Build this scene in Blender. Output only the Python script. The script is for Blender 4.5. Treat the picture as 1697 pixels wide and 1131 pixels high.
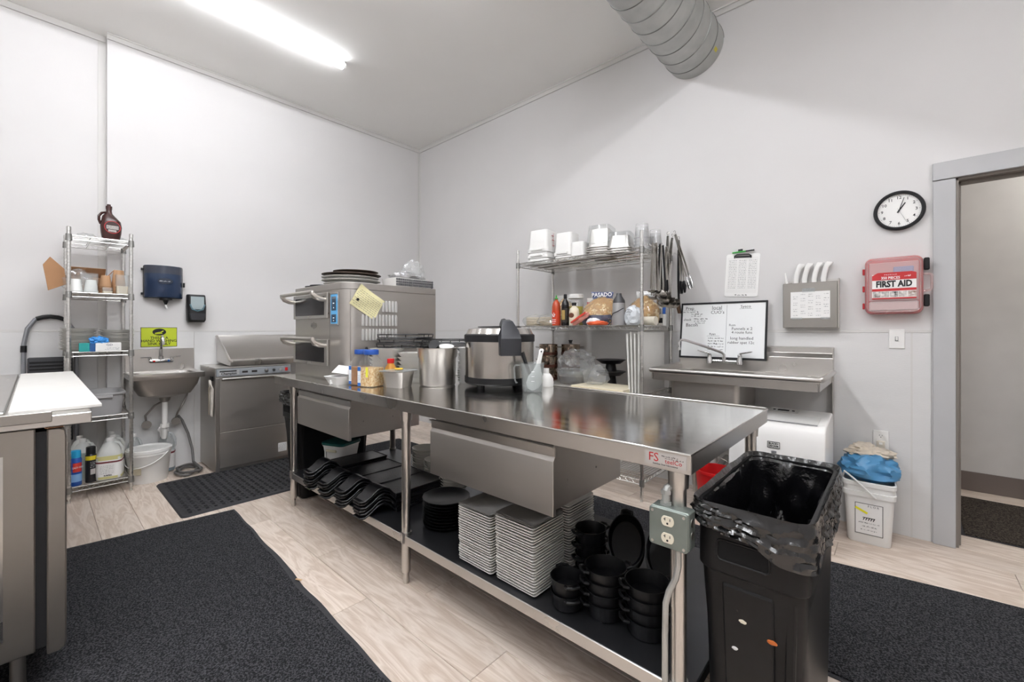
import bpy, bmesh, math, random
from mathutils import Vector, Matrix, noise
S = bpy.context.scene
COL = S.collection
PI = math.pi
for o in list(bpy.data.objects): bpy.data.objects.remove(o)

# ---------------- camera, world, exposure ----------------
cam_d = bpy.data.cameras.new('camera'); cam = bpy.data.objects.new('camera', cam_d); COL.objects.link(cam)
cam_d.sensor_width = 36.0; cam_d.lens = 712.0/1697.0*36.0
cam_d.shift_y = -18.5/1697.0; cam_d.clip_start = 0.05
cam.location = (4.823, -3.4805, 1.23); cam.rotation_euler = (PI/2, 0, math.radians(42.018))
S.camera = cam
w = bpy.data.worlds.new('world'); S.world = w; w.use_nodes = True
w.node_tree.nodes['Background'].inputs[0].default_value = (0.8, 0.85, 0.9, 1)
w.node_tree.nodes['Background'].inputs[1].default_value = 0.3
S.view_settings.view_transform = 'Standard'; S.view_settings.look = 'None'
S.view_settings.gamma = 1.0; S.view_settings.use_curve_mapping = False
S.view_settings.exposure = 0.0
LAMP = 55.0
CEIL = 3.665

# ---------------- materials ----------------
def lin(h):
    if not isinstance(h, str): return tuple(h)
    h = h.lstrip('#'); r = [int(h[i:i+2], 16)/255 for i in (0, 2, 4)]
    return tuple(c/12.92 if c <= .04045 else ((c+.055)/1.055)**2.4 for c in r)
MATS = {}
def mat(name, col, rough=.5, metal=0., var=0., vscale=8., bump=0., bscale=60., stretch=(1,1,1), rvar=0., trans=0., ior=1.45, emit=None, estr=0., spec=.5, coat=0., col2=None, objvar=0., sss=0.):
    if name in MATS: return MATS[name]
    m = bpy.data.materials.new(name); m.use_nodes = True; nt = m.node_tree; N = nt.nodes; K = nt.links
    b = N['Principled BSDF']; c = lin(col)
    b.inputs['Base Color'].default_value = (*c, 1); b.inputs['Roughness'].default_value = rough
    b.inputs['Metallic'].default_value = metal; b.inputs['IOR'].default_value = ior
    b.inputs['Specular IOR Level'].default_value = spec; b.inputs['Coat Weight'].default_value = coat
    if trans: b.inputs['Transmission Weight'].default_value = trans
    if emit is not None:
        b.inputs['Emission Color'].default_value = (*lin(emit), 1); b.inputs['Emission Strength'].default_value = estr
    if var or bump or rvar or col2:
        tc = N.new('ShaderNodeTexCoord'); mp = N.new('ShaderNodeMapping'); mp.inputs['Scale'].default_value = stretch
        K.new(tc.outputs['Object'], mp.inputs[0])
        nz = N.new('ShaderNodeTexNoise'); nz.inputs['Scale'].default_value = vscale; nz.inputs['Detail'].default_value = 2
        K.new(mp.outputs[0], nz.inputs['Vector'])
        if var or col2:
            r = N.new('ShaderNodeValToRGB'); r.color_ramp.elements[0].position = .3; r.color_ramp.elements[1].position = .7
            c2 = lin(col2) if col2 else tuple(min(1, x*(1+var)) for x in c)
            c1 = c if col2 else tuple(x*(1-var) for x in c)
            r.color_ramp.elements[0].color = (*c1, 1); r.color_ramp.elements[1].color = (*c2, 1)
            K.new(nz.outputs['Fac'], r.inputs[0]); K.new(r.outputs[0], b.inputs['Base Color'])
        if rvar:
            mr = N.new('ShaderNodeMapRange'); mr.inputs[1].default_value = .3; mr.inputs[2].default_value = .7
            mr.inputs[3].default_value = max(.02, rough-rvar); mr.inputs[4].default_value = rough+rvar
            K.new(nz.outputs['Fac'], mr.inputs[0]); K.new(mr.outputs[0], b.inputs['Roughness'])
        if bump:
            n2 = N.new('ShaderNodeTexNoise'); n2.inputs['Scale'].default_value = bscale; n2.inputs['Detail'].default_value = 3
            K.new(mp.outputs[0], n2.inputs['Vector'])
            bp = N.new('ShaderNodeBump'); bp.inputs['Strength'].default_value = bump; bp.inputs['Distance'].default_value = .004
            K.new(n2.outputs['Fac'], bp.inputs['Height']); K.new(bp.outputs[0], b.inputs['Normal'])
    MATS[name] = m; return m
def clear(name, tint='#eef2f2', gloss=.12, rough=.06, dens=.12):
    """thin clear plastic film: mostly see-through, with a Fresnel sheen and a little haze"""
    if name in MATS: return MATS[name]
    m = bpy.data.materials.new(name); m.use_nodes = True; nt = m.node_tree; N = nt.nodes; K = nt.links
    N.remove(N['Principled BSDF']); out = N['Material Output']
    t = N.new('ShaderNodeBsdfTransparent'); t.inputs[0].default_value = (*lin(tint), 1)
    g = N.new('ShaderNodeBsdfGlossy'); g.inputs['Roughness'].default_value = rough
    d = N.new('ShaderNodeBsdfDiffuse'); d.inputs[0].default_value = (*lin(tint), 1)
    lw = N.new('ShaderNodeLayerWeight'); lw.inputs[0].default_value = .5; fr = N.new('ShaderNodeMath'); fr.operation = 'POWER'; fr.inputs[1].default_value = 3.0; K.new(lw.outputs['Facing'], fr.inputs[0])
    ma = N.new('ShaderNodeMath'); ma.operation = 'MULTIPLY_ADD'; ma.inputs[1].default_value = .45; ma.inputs[2].default_value = gloss*.3; ma.use_clamp = True
    K.new(fr.outputs[0], ma.inputs[0])
    m1 = N.new('ShaderNodeMixShader'); m1.inputs[0].default_value = dens
    K.new(t.outputs[0], m1.inputs[1]); K.new(d.outputs[0], m1.inputs[2])
    m2 = N.new('ShaderNodeMixShader'); K.new(ma.outputs[0], m2.inputs[0]); K.new(m1.outputs[0], m2.inputs[1]); K.new(g.outputs[0], m2.inputs[2])
    K.new(m2.outputs[0], out.inputs['Surface']); MATS[name] = m; return m
def wood_mat():
    m = bpy.data.materials.new('plank_wood'); m.use_nodes = True; nt = m.node_tree; N = nt.nodes; K = nt.links
    b = N['Principled BSDF']; b.inputs['Roughness'].default_value = .42
    ge = N.new('ShaderNodeNewGeometry'); oi = N.new('ShaderNodeObjectInfo')
    sc = N.new('ShaderNodeVectorMath'); sc.operation = 'SCALE'; sc.inputs['Scale'].default_value = 37.0
    cb = N.new('ShaderNodeCombineXYZ'); K.new(oi.outputs['Random'], cb.inputs[0]); K.new(oi.outputs['Random'], cb.inputs[1])
    K.new(cb.outputs[0], sc.inputs[0])
    ad = N.new('ShaderNodeVectorMath'); K.new(ge.outputs['Position'], ad.inputs[0]); K.new(sc.outputs[0], ad.inputs[1])
    mp = N.new('ShaderNodeMapping'); mp.inputs['Scale'].default_value = (1.0, 7.0, 1.0); K.new(ad.outputs[0], mp.inputs[0])
    n1 = N.new('ShaderNodeTexNoise'); n1.inputs['Scale'].default_value = 2.2; n1.inputs['Detail'].default_value = 6; n1.inputs['Distortion'].default_value = 1.1
    K.new(mp.outputs[0], n1.inputs['Vector'])
    wv = N.new('ShaderNodeMath'); wv.operation = 'MULTIPLY'; wv.inputs[1].default_value = 9.0; K.new(n1.outputs['Fac'], wv.inputs[0])
    fr = N.new('ShaderNodeMath'); fr.operation = 'PINGPONG'; fr.inputs[1].default_value = 1.0; K.new(wv.outputs[0], fr.inputs[0])
    mp2 = N.new('ShaderNodeMapping'); mp2.inputs['Scale'].default_value = (3.0, 90.0, 1.0); K.new(ad.outputs[0], mp2.inputs[0])
    n2 = N.new('ShaderNodeTexNoise'); n2.inputs['Scale'].default_value = 2.0; n2.inputs['Detail'].default_value = 3; K.new(mp2.outputs[0], n2.inputs['Vector'])
    mx = N.new('ShaderNodeMath'); mx.operation = 'MULTIPLY_ADD'; mx.inputs[1].default_value = .55; K.new(fr.outputs[0], mx.inputs[0])
    m3 = N.new('ShaderNodeMath'); m3.operation = 'MULTIPLY'; m3.inputs[1].default_value = .5; K.new(n2.outputs['Fac'], m3.inputs[0]); K.new(m3.outputs[0], mx.inputs[2])
    rp = N.new('ShaderNodeValToRGB'); rp.color_ramp.elements[0].position = .1; rp.color_ramp.elements[1].position = .9
    rp.color_ramp.elements[0].color = (*lin('#bfab9a'), 1); rp.color_ramp.elements[1].color = (*lin('#e2d5c9'), 1); K.new(mx.outputs[0], rp.inputs[0])
    hs = N.new('ShaderNodeHueSaturation'); mr = N.new('ShaderNodeMapRange'); mr.inputs[3].default_value = .86; mr.inputs[4].default_value = 1.06
    K.new(oi.outputs['Random'], mr.inputs[0]); K.new(mr.outputs[0], hs.inputs['Value']); K.new(rp.outputs[0], hs.inputs['Color'])
    K.new(hs.outputs[0], b.inputs['Base Color'])
    bp = N.new('ShaderNodeBump'); bp.inputs['Strength'].default_value = .12; bp.inputs['Distance'].default_value = .002
    K.new(mx.outputs[0], bp.inputs['Height']); K.new(bp.outputs[0], b.inputs['Normal'])
    MATS['plank_wood'] = m; return m
def carpet_mat(name, c1, c2, scale=170):
    m = bpy.data.materials.new(name); m.use_nodes = True; nt = m.node_tree; N = nt.nodes; K = nt.links
    b = N['Principled BSDF']; b.inputs['Roughness'].default_value = .95; b.inputs['Specular IOR Level'].default_value = .15
    tc = N.new('ShaderNodeTexCoord'); v = N.new('ShaderNodeTexNoise'); v.inputs['Scale'].default_value = scale; v.inputs['Detail'].default_value = 2
    K.new(tc.outputs['Object'], v.inputs['Vector'])
    r = N.new('ShaderNodeValToRGB'); r.color_ramp.elements[0].position = .42; r.color_ramp.elements[1].position = .66
    r.color_ramp.elements[0].color = (*lin(c1), 1); r.color_ramp.elements[1].color = (*lin(c2), 1)
    K.new(v.outputs['Fac'], r.inputs[0]); K.new(r.outputs[0], b.inputs['Base Color'])
    bp = N.new('ShaderNodeBump'); bp.inputs['Strength'].default_value = .8; bp.inputs['Distance'].default_value = .006
    K.new(v.outputs['Fac'], bp.inputs['Height']); K.new(bp.outputs[0], b.inputs['Normal'])
    MATS[name] = m; return m

PAINT = mat('wall_paint', '#d3d1d0', .55, var=.015, vscale=2, bump=.03, bscale=90)
FRP = mat('fibreglass_panel', '#d4d3d2', .4, var=.02, vscale=3, bump=.22, bscale=55, stretch=(1, 1, 4))
CEILM = mat('ceiling_paint', '#f3f2ef', .8, var=.012, vscale=1.5)
TRIMW = mat('white_trim', '#cfcdca', .45)  # greyed slightly so the edge strip at the jog reads as shaded
GREYT = mat('grey_trim_paint', '#b3b3b4', .4, var=.02, vscale=5)
HALLP = mat('hall_paint', '#d0cdca', .6, var=.03, vscale=6)
BROWNB = mat('brown_vinyl_base', '#6f655f', .5)
WOOD = wood_mat()
STEEL = mat('brushed_steel', '#cbc8c4', .30, 1, var=.02, vscale=5, rvar=.03, stretch=(1, 1, 1))
STEELX = mat('brushed_steel_top', '#d0ceca', .13, 1, var=.02, vscale=7, rvar=.03, stretch=(1, 5, 1))
STEELV = mat('brushed_steel_panel', '#b8b4af', .42, 1, var=.03, vscale=3.5, rvar=.03, stretch=(.6, .6, 3))
STEELD = mat('dull_steel', '#a19d98', .42, 1, var=.04, vscale=6, rvar=.04)
CHROME = mat('chrome', '#d4d4d4', .1, 1)
ZINC = mat('zinc_wire', '#d3d2cf', .28, 1)
STEELK = mat('dark_brushed_steel', '#98948f', .4, 1, var=.03, vscale=4)
GALV = mat('galvanised_steel', '#b4b5b2', .42, .6, var=.12, vscale=9, rvar=.1)
BLACKP = mat('black_plastic', '#131315', .4, spec=.4)
BINP = mat('black_bin_plastic', '#131314', .45, spec=.3, var=.2, vscale=14)
BLACKR = mat('black_rubber', '#2d2d30', .7, var=.15, vscale=30)
BLACKM = mat('matte_black_stoneware', '#0f0f11', .36, spec=.35)
BLACKG = mat('black_gloss_cast', '#0e0e10', .28, bump=.25, bscale=90)
BLACKW = mat('black_wire', '#121214', .4)
LINER = mat('black_bin_liner', '#0b0b0d', .17, bump=.35, bscale=70, spec=.9)
GREYP = mat('grey_plastic', '#9b9a9a', .45)
DGREYP = mat('dark_grey_plastic', '#3a3b3e', .45)
WHITEP = mat('white_plastic', '#e6e5e2', .38)
FOAM = mat('white_foam', '#efeeec', .7)
CERAM = mat('white_ceramic', '#dcdad5', .22, spec=.6)
CREAMC = mat('pale_stoneware', '#c6c3ba', .35)
POLY = mat('white_cutting_board', '#dddbd6', .45, var=.02, vscale=14)
POLYC = mat('cream_cutting_board', '#e6dcc3', .5, var=.03, vscale=10)
PAPER = mat('white_paper', '#ecebe9', .8)
INK = mat('black_ink', '#1b1b1d', .7)
GREYINK = mat('grey_ink', '#77777a', .8)
REDM = mat('red_plastic', '#c01a1c', .4)
REDINK = mat('red_print', '#b3262a', .5)
TRANSL = mat('milky_plastic', '#dfe0dc', .4, trans=.25)
CLEAR = clear('clear_plastic', '#f9fafa', .12, .06, .06)
DELI = clear('frosted_deli_plastic', '#fdfdfd', .1, .1, .16)
CLEARH = clear('hazy_plastic', '#f1f3f3', .15, .15, .2)
FILM = clear('plastic_film', '#fafbfb', .25, .12, .12)
KRAFT = mat('kraft_paper', '#b08a68', .75)
CARD = mat('brown_cardboard', '#9a7352', .85, var=.05, vscale=10)

# ---------------- mesh building ----------------
class MB:
    def __init__(s): s.v = []; s.f = []
    def add(s, vs, fs):
        n = len(s.v); s.v += [tuple(v) for v in vs]; s.f += [tuple(i+n for i in f) for f in fs]; return s
    def box(s, x0, y0, z0, x1, y1, z1):
        return s.add([(x0,y0,z0),(x1,y0,z0),(x1,y1,z0),(x0,y1,z0),(x0,y0,z1),(x1,y0,z1),(x1,y1,z1),(x0,y1,z1)],
            [(0,3,2,1),(4,5,6,7),(0,1,5,4),(1,2,6,5),(2,3,7,6),(3,0,4,7)])
    def loft(s, rings, cap0=True, cap1=True, closed=True, loop=False):
        n = len(rings[0]); vs = [p for r in rings for p in r]; fs = []
        m = len(rings)
        for i in range(m if loop else m-1):
            a = i*n; c = ((i+1) % m)*n
            for j in range(n if closed else n-1):
                k = (j+1) % n; fs.append((a+j, a+k, c+k, c+j))
        if cap0 and not loop: fs.append(tuple(range(n-1, -1, -1)))
        if cap1 and not loop: fs.append(tuple(range((m-1)*n, m*n)))
        return s.add(vs, fs)
    def cyl(s, p0, p1, r0, r1=None, n=14, caps=True):
        r1 = r0 if r1 is None else r1
        p0 = Vector(p0); p1 = Vector(p1); d = (p1-p0).normalized()
        u = d.orthogonal().normalized(); w_ = d.cross(u)
        rg = lambda p, r: [p+(u*math.cos(2*PI*i/n)+w_*math.sin(2*PI*i/n))*r for i in range(n)]
        return s.loft([rg(p0, r0), rg(p1, r1)], caps, caps)
    def tube(s, pts, r, n=8, loop=False, flat=None):
        P_ = [Vector(p) for p in pts]; m = len(P_); rings = []; u = None
        for i in range(m):
            if loop: d = P_[(i+1) % m]-P_[i-1]
            else: d = P_[min(i+1, m-1)]-P_[max(i-1, 0)]
            d.normalize()
            if u is None: u = d.orthogonal().normalized()
            u = (u-d*u.dot(d))
            if u.length < 1e-5: u = d.orthogonal()
            u.normalize(); w_ = d.cross(u); rr = r[i] if isinstance(r, (list, tuple)) else r
            rings.append([P_[i]+(u*math.cos(2*PI*j/n)+w_*math.sin(2*PI*j/n))*rr for j in range(n)])
        return s.loft(rings, True, True, True, loop)
    def lathe(s, prof, n=24, c=(0, 0, 0), sx=1, sy=1):
        vs = []; idx = []
        for r, z in prof:
            if r < 1e-6: idx.append([len(vs)]); vs.append((c[0], c[1], c[2]+z))
            else:
                idx.append(list(range(len(vs), len(vs)+n)))
                vs += [(c[0]+sx*r*math.cos(2*PI*j/n), c[1]+sy*r*math.sin(2*PI*j/n), c[2]+z) for j in range(n)]
        fs = []
        for a, b in zip(idx, idx[1:]):
            for j in range(n):
                k = (j+1) % n
                if len(a) == 1 and len(b) == 1: continue
                if len(a) == 1: fs.append((a[0], b[k], b[j]))
                elif len(b) == 1: fs.append((a[j], a[k], b[0]))
                else: fs.append((a[j], a[k], b[k], b[j]))
        if len(idx[0]) > 1: fs.append(tuple(reversed(idx[0])))
        if len(idx[-1]) > 1 and idx[-1] != idx[0]: fs.append(tuple(idx[-1]))
        return s.add(vs, fs)
    def prism(s, poly, a, b, axis='z'):
        f = {'z': lambda p, t: (p[0], p[1], t), 'y': lambda p, t: (p[0], t, p[1]), 'x': lambda p, t: (t, p[0], p[1])}[axis]
        return s.loft([[f(p, a) for p in poly], [f(p, b) for p in poly]])
    def xf(s, M):
        s.v = [tuple(M @ Vector(v)) for v in s.v]; return s
    def join(s, o, M=None):
        return s.add([tuple(M @ Vector(v)) for v in o.v] if M else o.v, o.f)
    def mesh(s, name, m, bev=0, seg=1, smooth=True, ang=35):
        me = bpy.data.meshes.new(name); me.from_pydata(s.v, [], s.f)
        bm = bmesh.new(); bm.from_mesh(me)
        bmesh.ops.recalc_face_normals(bm, faces=bm.faces)
        if bev:
            ed = [e for e in bm.edges if len(e.link_faces) == 2 and e.calc_face_angle(0) > .6]
            bmesh.ops.bevel(bm, geom=ed, offset=bev, segments=seg, affect='EDGES', profile=.5, clamp_overlap=True)
        lim = math.radians(min(ang, 24) if bev else ang)
        for f in bm.faces: f.smooth = smooth
        for e in bm.edges: e.smooth = not (len(e.link_faces) == 2 and e.calc_face_angle(0) > lim)
        bm.to_mesh(me); bm.free()
        for mm in (m if isinstance(m, (list, tuple)) else [m]): me.materials.append(mm)
        return me
def ob(name, me, parent=None, loc=(0, 0, 0), rot=(0, 0, 0), label=None):
    o = bpy.data.objects.new(name, me); COL.objects.link(o)
    o.location = loc; o.rotation_euler = rot
    if parent is not None: o.parent = parent
    if label: o['label'] = label
    return o
def part(name, mb, m, parent, bev=0, loc=(0, 0, 0), rot=(0, 0, 0), label=None, smooth=True, seg=1, stuff=False):
    o = ob(name, mb.mesh(name, m, bev, seg, smooth), parent, loc, rot, label)
    if stuff: o['kind'] = 'stuff'
    return o
def tag(o, label, cat, group=None):
    o['label'] = label; o['category'] = cat
    if group: o['group'] = group
    return o
def thing(name, label, cat, loc=(0, 0, 0), rz=0., group=None):
    o = bpy.data.objects.new(name, None); COL.objects.link(o); o.empty_display_size = .05
    o.location = loc; o.rotation_euler = (0, 0, rz); return tag(o, label, cat, group)
def solo(name, mb, m, label, cat, loc=(0, 0, 0), rz=0., group=None, bev=0, smooth=True, seg=1, rot=None):
    return tag(part(name, mb, m, None, bev, loc, rot or (0, 0, rz), smooth=smooth, seg=seg), label, cat, group)
def struct(name, mb, m, parent=None, bev=0, smooth=False):
    o = part(name, mb, m, parent, bev, smooth=smooth)
    if parent is None: o['kind'] = 'structure'
    return o
def dup(root, loc, rz=None, label=None, rot=None):
    r = root.copy(); COL.objects.link(r); r.location = loc
    if rz is not None: r.rotation_euler = (0, 0, rz)
    if rot is not None: r.rotation_euler = rot
    if label: r['label'] = label
    for ch in list(root.children):
        c = ch.copy(); COL.objects.link(c); c.parent = r
        for g in list(ch.children):
            d = g.copy(); COL.objects.link(d); d.parent = c
    return r
def rrect(w_, d, r, seg=4, cx=0, cy=0):
    pts = []; r = min(r, w_/2-1e-4, d/2-1e-4)
    for k, (sx, sy) in enumerate(((1, 1), (-1, 1), (-1, -1), (1, -1))):
        for i in range(seg+1):
            a = k*PI/2+i*PI/2/seg
            pts.append((cx+sx*(w_/2-r)+r*math.cos(a), cy+sy*(d/2-r)+r*math.sin(a)))
    return pts
def ring(w_, d, r, z, seg=4, cx=0, cy=0): return [(x, y, z) for x, y in rrect(w_, d, r, seg, cx, cy)]
def vessel(spec, seg=4):
    """loft of rounded rectangles (w, d, r, z): outside up, over the rim, inside down"""
    return MB().loft([ring(*q, seg=seg) for q in spec])
_deps = {}
def text(s, size, m, parent, loc, rot=(PI/2, 0, 0), align='CENTER', ext=.0003, name='lettering', sx=1., bold=0., space=1.):
    cu = bpy.data.curves.new('txt', 'FONT'); cu.body = s; cu.size = size; cu.align_x = align; cu.align_y = 'CENTER'
    cu.extrude = ext; cu.resolution_u = 2; cu.offset = bold; cu.space_character = space
    t = bpy.data.objects.new('txt', cu); COL.objects.link(t)
    bpy.context.view_layer.update()
    me = bpy.data.meshes.new_from_object(t.evaluated_get(bpy.context.evaluated_depsgraph_get()))
    bpy.data.objects.remove(t); bpy.data.curves.remove(cu)
    me.materials.clear(); me.materials.append(m)
    o = ob(name, me, parent, loc, rot); o.scale = (sx, 1, 1); return o
def scribble(rows, m, parent, rnd, t=.0012, name='scribble', y=0.):
    """small illegible print: rows of (x0, x1, z, height) broken into word-length strokes on a sheet facing -y"""
    mb = MB()
    for x0, x1, z, h in rows:
        x = x0
        while x < x1:
            l = rnd.uniform(h*.8, h*3.2); e = min(x+l, x1); xx = x
            while xx < e:
                dz = rnd.uniform(.35, 1.)*h; ww = h*.16
                mb.box(xx, y-.0004, z, xx+ww, y, z+dz)
                mb.box(xx, y-.0004, z+dz*rnd.choice((0, .5, .9)), min(xx+h*.5, e), y, z+dz*.0+h*.16+dz*.5*rnd.random())
                xx += h*.62
            x = e+h*.8
    return part(name, mb, m, parent, stuff=True, smooth=False)
def crumple(rx, ry, rz, seed, amp=.25, freq=2.2, sub=3, flat=True, ridge=True):
    bm = bmesh.new(); bmesh.ops.create_icosphere(bm, subdivisions=sub, radius=1)
    mb = MB(); off = Vector((seed*7.3, seed*3.1, seed*1.7))
    for v in bm.verts:
        p = v.co; q = p*freq+off
        n = (noise.ridged_multi_fractal(q, 1., 2., 3, 1., 2.)-1.) if ridge else noise.fractal(q, 1., 2., 3)
        k = 1+amp*max(-1.2, min(1.2, n)); z = p.z*k
        if flat: z = max(z, -.75)+.75
        mb.v.append((p.x*k*rx, p.y*k*ry, z*rz))
    mb.f = [tuple(v.index for v in f.verts) for f in bm.faces]; bm.free(); return mb
RND = random.Random(5)
ORD = ['topmost', 'second', 'third', 'fourth', 'fifth', 'sixth', 'seventh', 'eighth', 'ninth', 'tenth', 'eleventh', 'twelfth', 'thirteenth', 'fourteenth', 'fifteenth', 'sixteenth', 'seventeenth', 'eighteenth', 'nineteenth', 'twentieth', 'twenty-first', 'twenty-second', 'twenty-third', 'twenty-fourth', 'twenty-fifth', 'twenty-sixth', 'twenty-seventh', 'twenty-eighth']
def nth(i, n):
    """place of item i (0 = lowest) in a stack of n"""
    k = n-1-i
    return 'topmost' if k == 0 else 'lowest' if k == n-1 else ORD[k]+' from top'
def ringn(w_, d, r, z, n):
    base = rrect(w_, d, r, 8); L = []; tot = 0
    for a, b in zip(base, base[1:]+base[:1]): L.append(tot); tot += math.hypot(b[0]-a[0], b[1]-a[1])
    L.append(tot); out = []; k = 0; base.append(base[0])
    for i in range(n):
        s_ = tot*i/n
        while L[k+1] < s_: k += 1
        f = (s_-L[k])/max(1e-9, L[k+1]-L[k]); a, b = base[k], base[k+1]
        out.append((a[0]+(b[0]-a[0])*f, a[1]+(b[1]-a[1])*f, z))
    return out
# ---------------- the setting ----------------
X1, Y1 = 7.2, -5.6
fl = struct('floor', MB().box(-.3, Y1, -.08, X1, 1.6, -.012), mat('subfloor', '#8d8378', .9))
PW, PL = .19, 1.22
full = MB().box(-PL/2+.0008, -PW/2+.0008, -.012, PL/2-.0008, PW/2-.0008, 0).mesh('plank', WOOD, .0012, 1, False)
cut = {}
rw = 0; y = -5.5
rnd = random.Random(11)
while y < 1.4:
    off = (rw*.43) % 1.0*PL
    x = -.1-off
    while x < X1:
        a, b = max(x, -.1), min(x+PL, X1)
        lo = 4.4 if y > .02 else -.1
        a = max(a, lo)
        if b-a > .03:
            if b-a > PL-.001: me = full
            else:
                k = round(b-a, 3)
                if k not in cut: cut[k] = MB().box(-k/2+.0008, -PW/2+.0008, -.012, k/2-.0008, PW/2-.0008, 0).mesh('plank', WOOD, .0012, 1, False)
                me = cut[k]
            ob('plank', me, fl, ((a+b)/2, y+PW/2, 0))
        x += PL
    y += PW; rw += 1
struct('ceiling', MB().box(-.3, Y1, CEIL, X1, .15, CEIL+.1), CEILM)
# left wall: the stretch to the right of the jog stands 6 cm proud of the rest
JY = -3.085
wl = struct('wall_left', MB().box(-.2, JY, 0, 0, .15, CEIL).box(-.2, Y1, 0, -.085, JY, CEIL), PAINT)
part('lower_panel', MB().box(0, JY+.002, 0, .003, -2.503, 1.212), FRP, wl, .001)
part('lower_panel', MB().box(0, -2.497, 0, .003, -1.28, 1.212), FRP, wl, .001)
part('lower_panel', MB().box(0, -1.274, 0, .003, -.003, 1.212), FRP, wl, .001)
part('lower_panel', MB().box(-.085, -4.4, 0, -.082, JY-.055, 1.212), FRP, wl, .001)
part('seam_strip', MB().box(0, JY, 1.213, .005, 0, 1.229), TRIMW, wl, .001)
part('seam_strip', MB().box(-.085, Y1, 1.213, -.08, JY-.052, 1.229), TRIMW, wl, .001)
part('edge_strip', MB().box(-.085, JY-.05, 0, -.079, JY, CEIL), TRIMW, wl, .001)
part('seam_strip', MB().box(0, -2.5025, 0, .0045, -2.4975, 1.213), TRIMW, wl)
# right wall with the doorway
DX0, DX1, DZ = 5.055, 5.97, 2.092
wr = struct('wall_right', MB().box(-.2, 0, 0, DX0, .14, CEIL).box(DX1, 0, 0, X1, .14, CEIL).box(DX0, 0, DZ, DX1, .14, CEIL), PAINT)
xs = [.003, 1.22, 2.44, 3.66, 4.88, 4.966]
for a, b in zip(xs, xs[1:]):
    part('lower_panel', MB().box(a, -.003, 0, b-.004, 0, 1.212), FRP, wr, .001)
part('seam_strip', MB().box(0, -.005, 1.213, 4.966, 0, 1.229), TRIMW, wr, .001)
for a in (2.44, 4.88): part('seam_strip', MB().box(a-.006, -.0045, 0, a+.003, 0, 1.213), TRIMW, wr)
struct('wall_front', MB().box(X1, Y1, 0, X1+.1, .15, CEIL), PAINT)
struct('wall_near', MB().box(-.3, Y1-.1, 0, X1, Y1, CEIL), PAINT)
# cove strips under the ceiling and up the corner
struct('trim_1', MB().box(0, JY-.004, CEIL-.05, .014, 0, CEIL).box(.014, JY-.004, CEIL-.012, .022, 0, CEIL), TRIMW, bev=.002)
struct('trim_2', MB().box(-.085, Y1, CEIL-.05, -.071, JY, CEIL), TRIMW, bev=.002)
struct('trim_3', MB().box(0, -.014, CEIL-.05, X1, 0, CEIL).box(0, -.022, CEIL-.012, X1, -.014, CEIL), TRIMW, bev=.002)
struct('trim_4', MB().box(0, -.026, 0, .005, 0, CEIL-.05).box(0, -.005, 0, .026, 0, CEIL-.05), TRIMW, bev=.001)
# grey door casing and jamb
d = struct('trim_5', MB().box(4.968, -.02, 0, 5.06, 0, 2.083), GREYT, bev=.0015)
struct('trim_6', MB().box(4.966, -.024, 2.087, 6.06, 0, 2.186), GREYT, bev=.003)
struct('trim_7', MB().box(5.965, -.02, 0, 6.057, 0, 2.083), GREYT, bev=.0015)
jm = mat('jamb_paint', '#837c75', .45)
struct('trim_8', MB().box(DX0, 0, 0, DX0+.018, .14, DZ).box(DX0+.018, .05, 0, DX0+.03, .09, DZ-.018).box(DX0, 0, DZ-.018, DX1, .14, DZ).box(DX0+.018, .05, DZ-.032, DX1-.018, .09, DZ-.018).box(DX1-.018, 0, 0, DX1, .14, DZ), jm, bev=.0015)
# hallway seen through the doorway
struct('wall_hall', MB().box(4.3, 1.31, 0, 7.2, 1.4, 2.7), HALLP)
struct('wall_hall_left', MB().box(4.3, .14, 0, 4.4, 1.31, 2.7), HALLP)
struct('wall_hall_right', MB().box(7.1, .14, 0, 7.2, 1.31, 2.7), HALLP)
struct('ceiling_hall', MB().box(4.3, .14, 2.7, 7.2, 1.4, 2.75), CEILM)
struct('baseboard_hall', MB().box(4.4, 1.303, 0, 7.1, 1.31, .146), BROWNB, bev=.002)

# ---------------- ceiling strip lights ----------------
DIFF = mat('lit_diffuser', '#ffffff', .4, emit='#f8faff', estr=LAMP)
DIFF2 = mat('lit_diffuser_dimmer', '#ffffff', .4, emit='#f8faff', estr=LAMP*.37)
DIFF3 = mat('lit_diffuser_brighter', '#ffffff', .4, emit='#f8faff', estr=LAMP*1.7)
def strip(x, y0, y1, label, dm=DIFF):
    t = thing('ceiling_light', label, 'light', (x, (y0+y1)/2, CEIL), 0, 'strip lights on the ceiling')
    h = (y1-y0)/2
    part('housing', MB().box(-.019, -h, -.0122, .019, h, 0), WHITEP, t, .002)
    pr = [(-.02, -.0125), (-.036, -.034), (-.033, -.052), (-.024, -.062), (0, -.066), (.024, -.062), (.033, -.052), (.036, -.034), (.02, -.0125)]
    part('diffuser', MB().prism(pr, -h+.012, h-.012, 'y'), dm, t)
    for s_ in (-1, 1): part('end_cap', MB().prism([(p[0]*1.06, p[1]*1.03) for p in pr], s_*h-.006, s_*h+.006, 'y'), WHITEP, t)
    return t
strip(1.075, -4.05, -1.605, 'long white strip light on the ceiling near the left wall', DIFF2)
strip(2.905, -4.05, -1.605, 'long strip light on the ceiling over the work table', DIFF3)
strip(4.66, -4.05, -1.605, 'long strip light on the ceiling right of the round duct')
strip(6.4, -4.05, -1.605, 'long strip light on the ceiling farthest right, towards the doorway side')
strip(2.905, -5.5, -4.4, 'unseen short strip light added on the ceiling behind the camera on the left', DIFF)  # added out of view to even out the light in the room
strip(4.66, -5.5, -4.4, 'unseen short strip light added on the ceiling behind the camera on the right', DIFF)  # likewise added out of view, as extra light from behind
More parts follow.
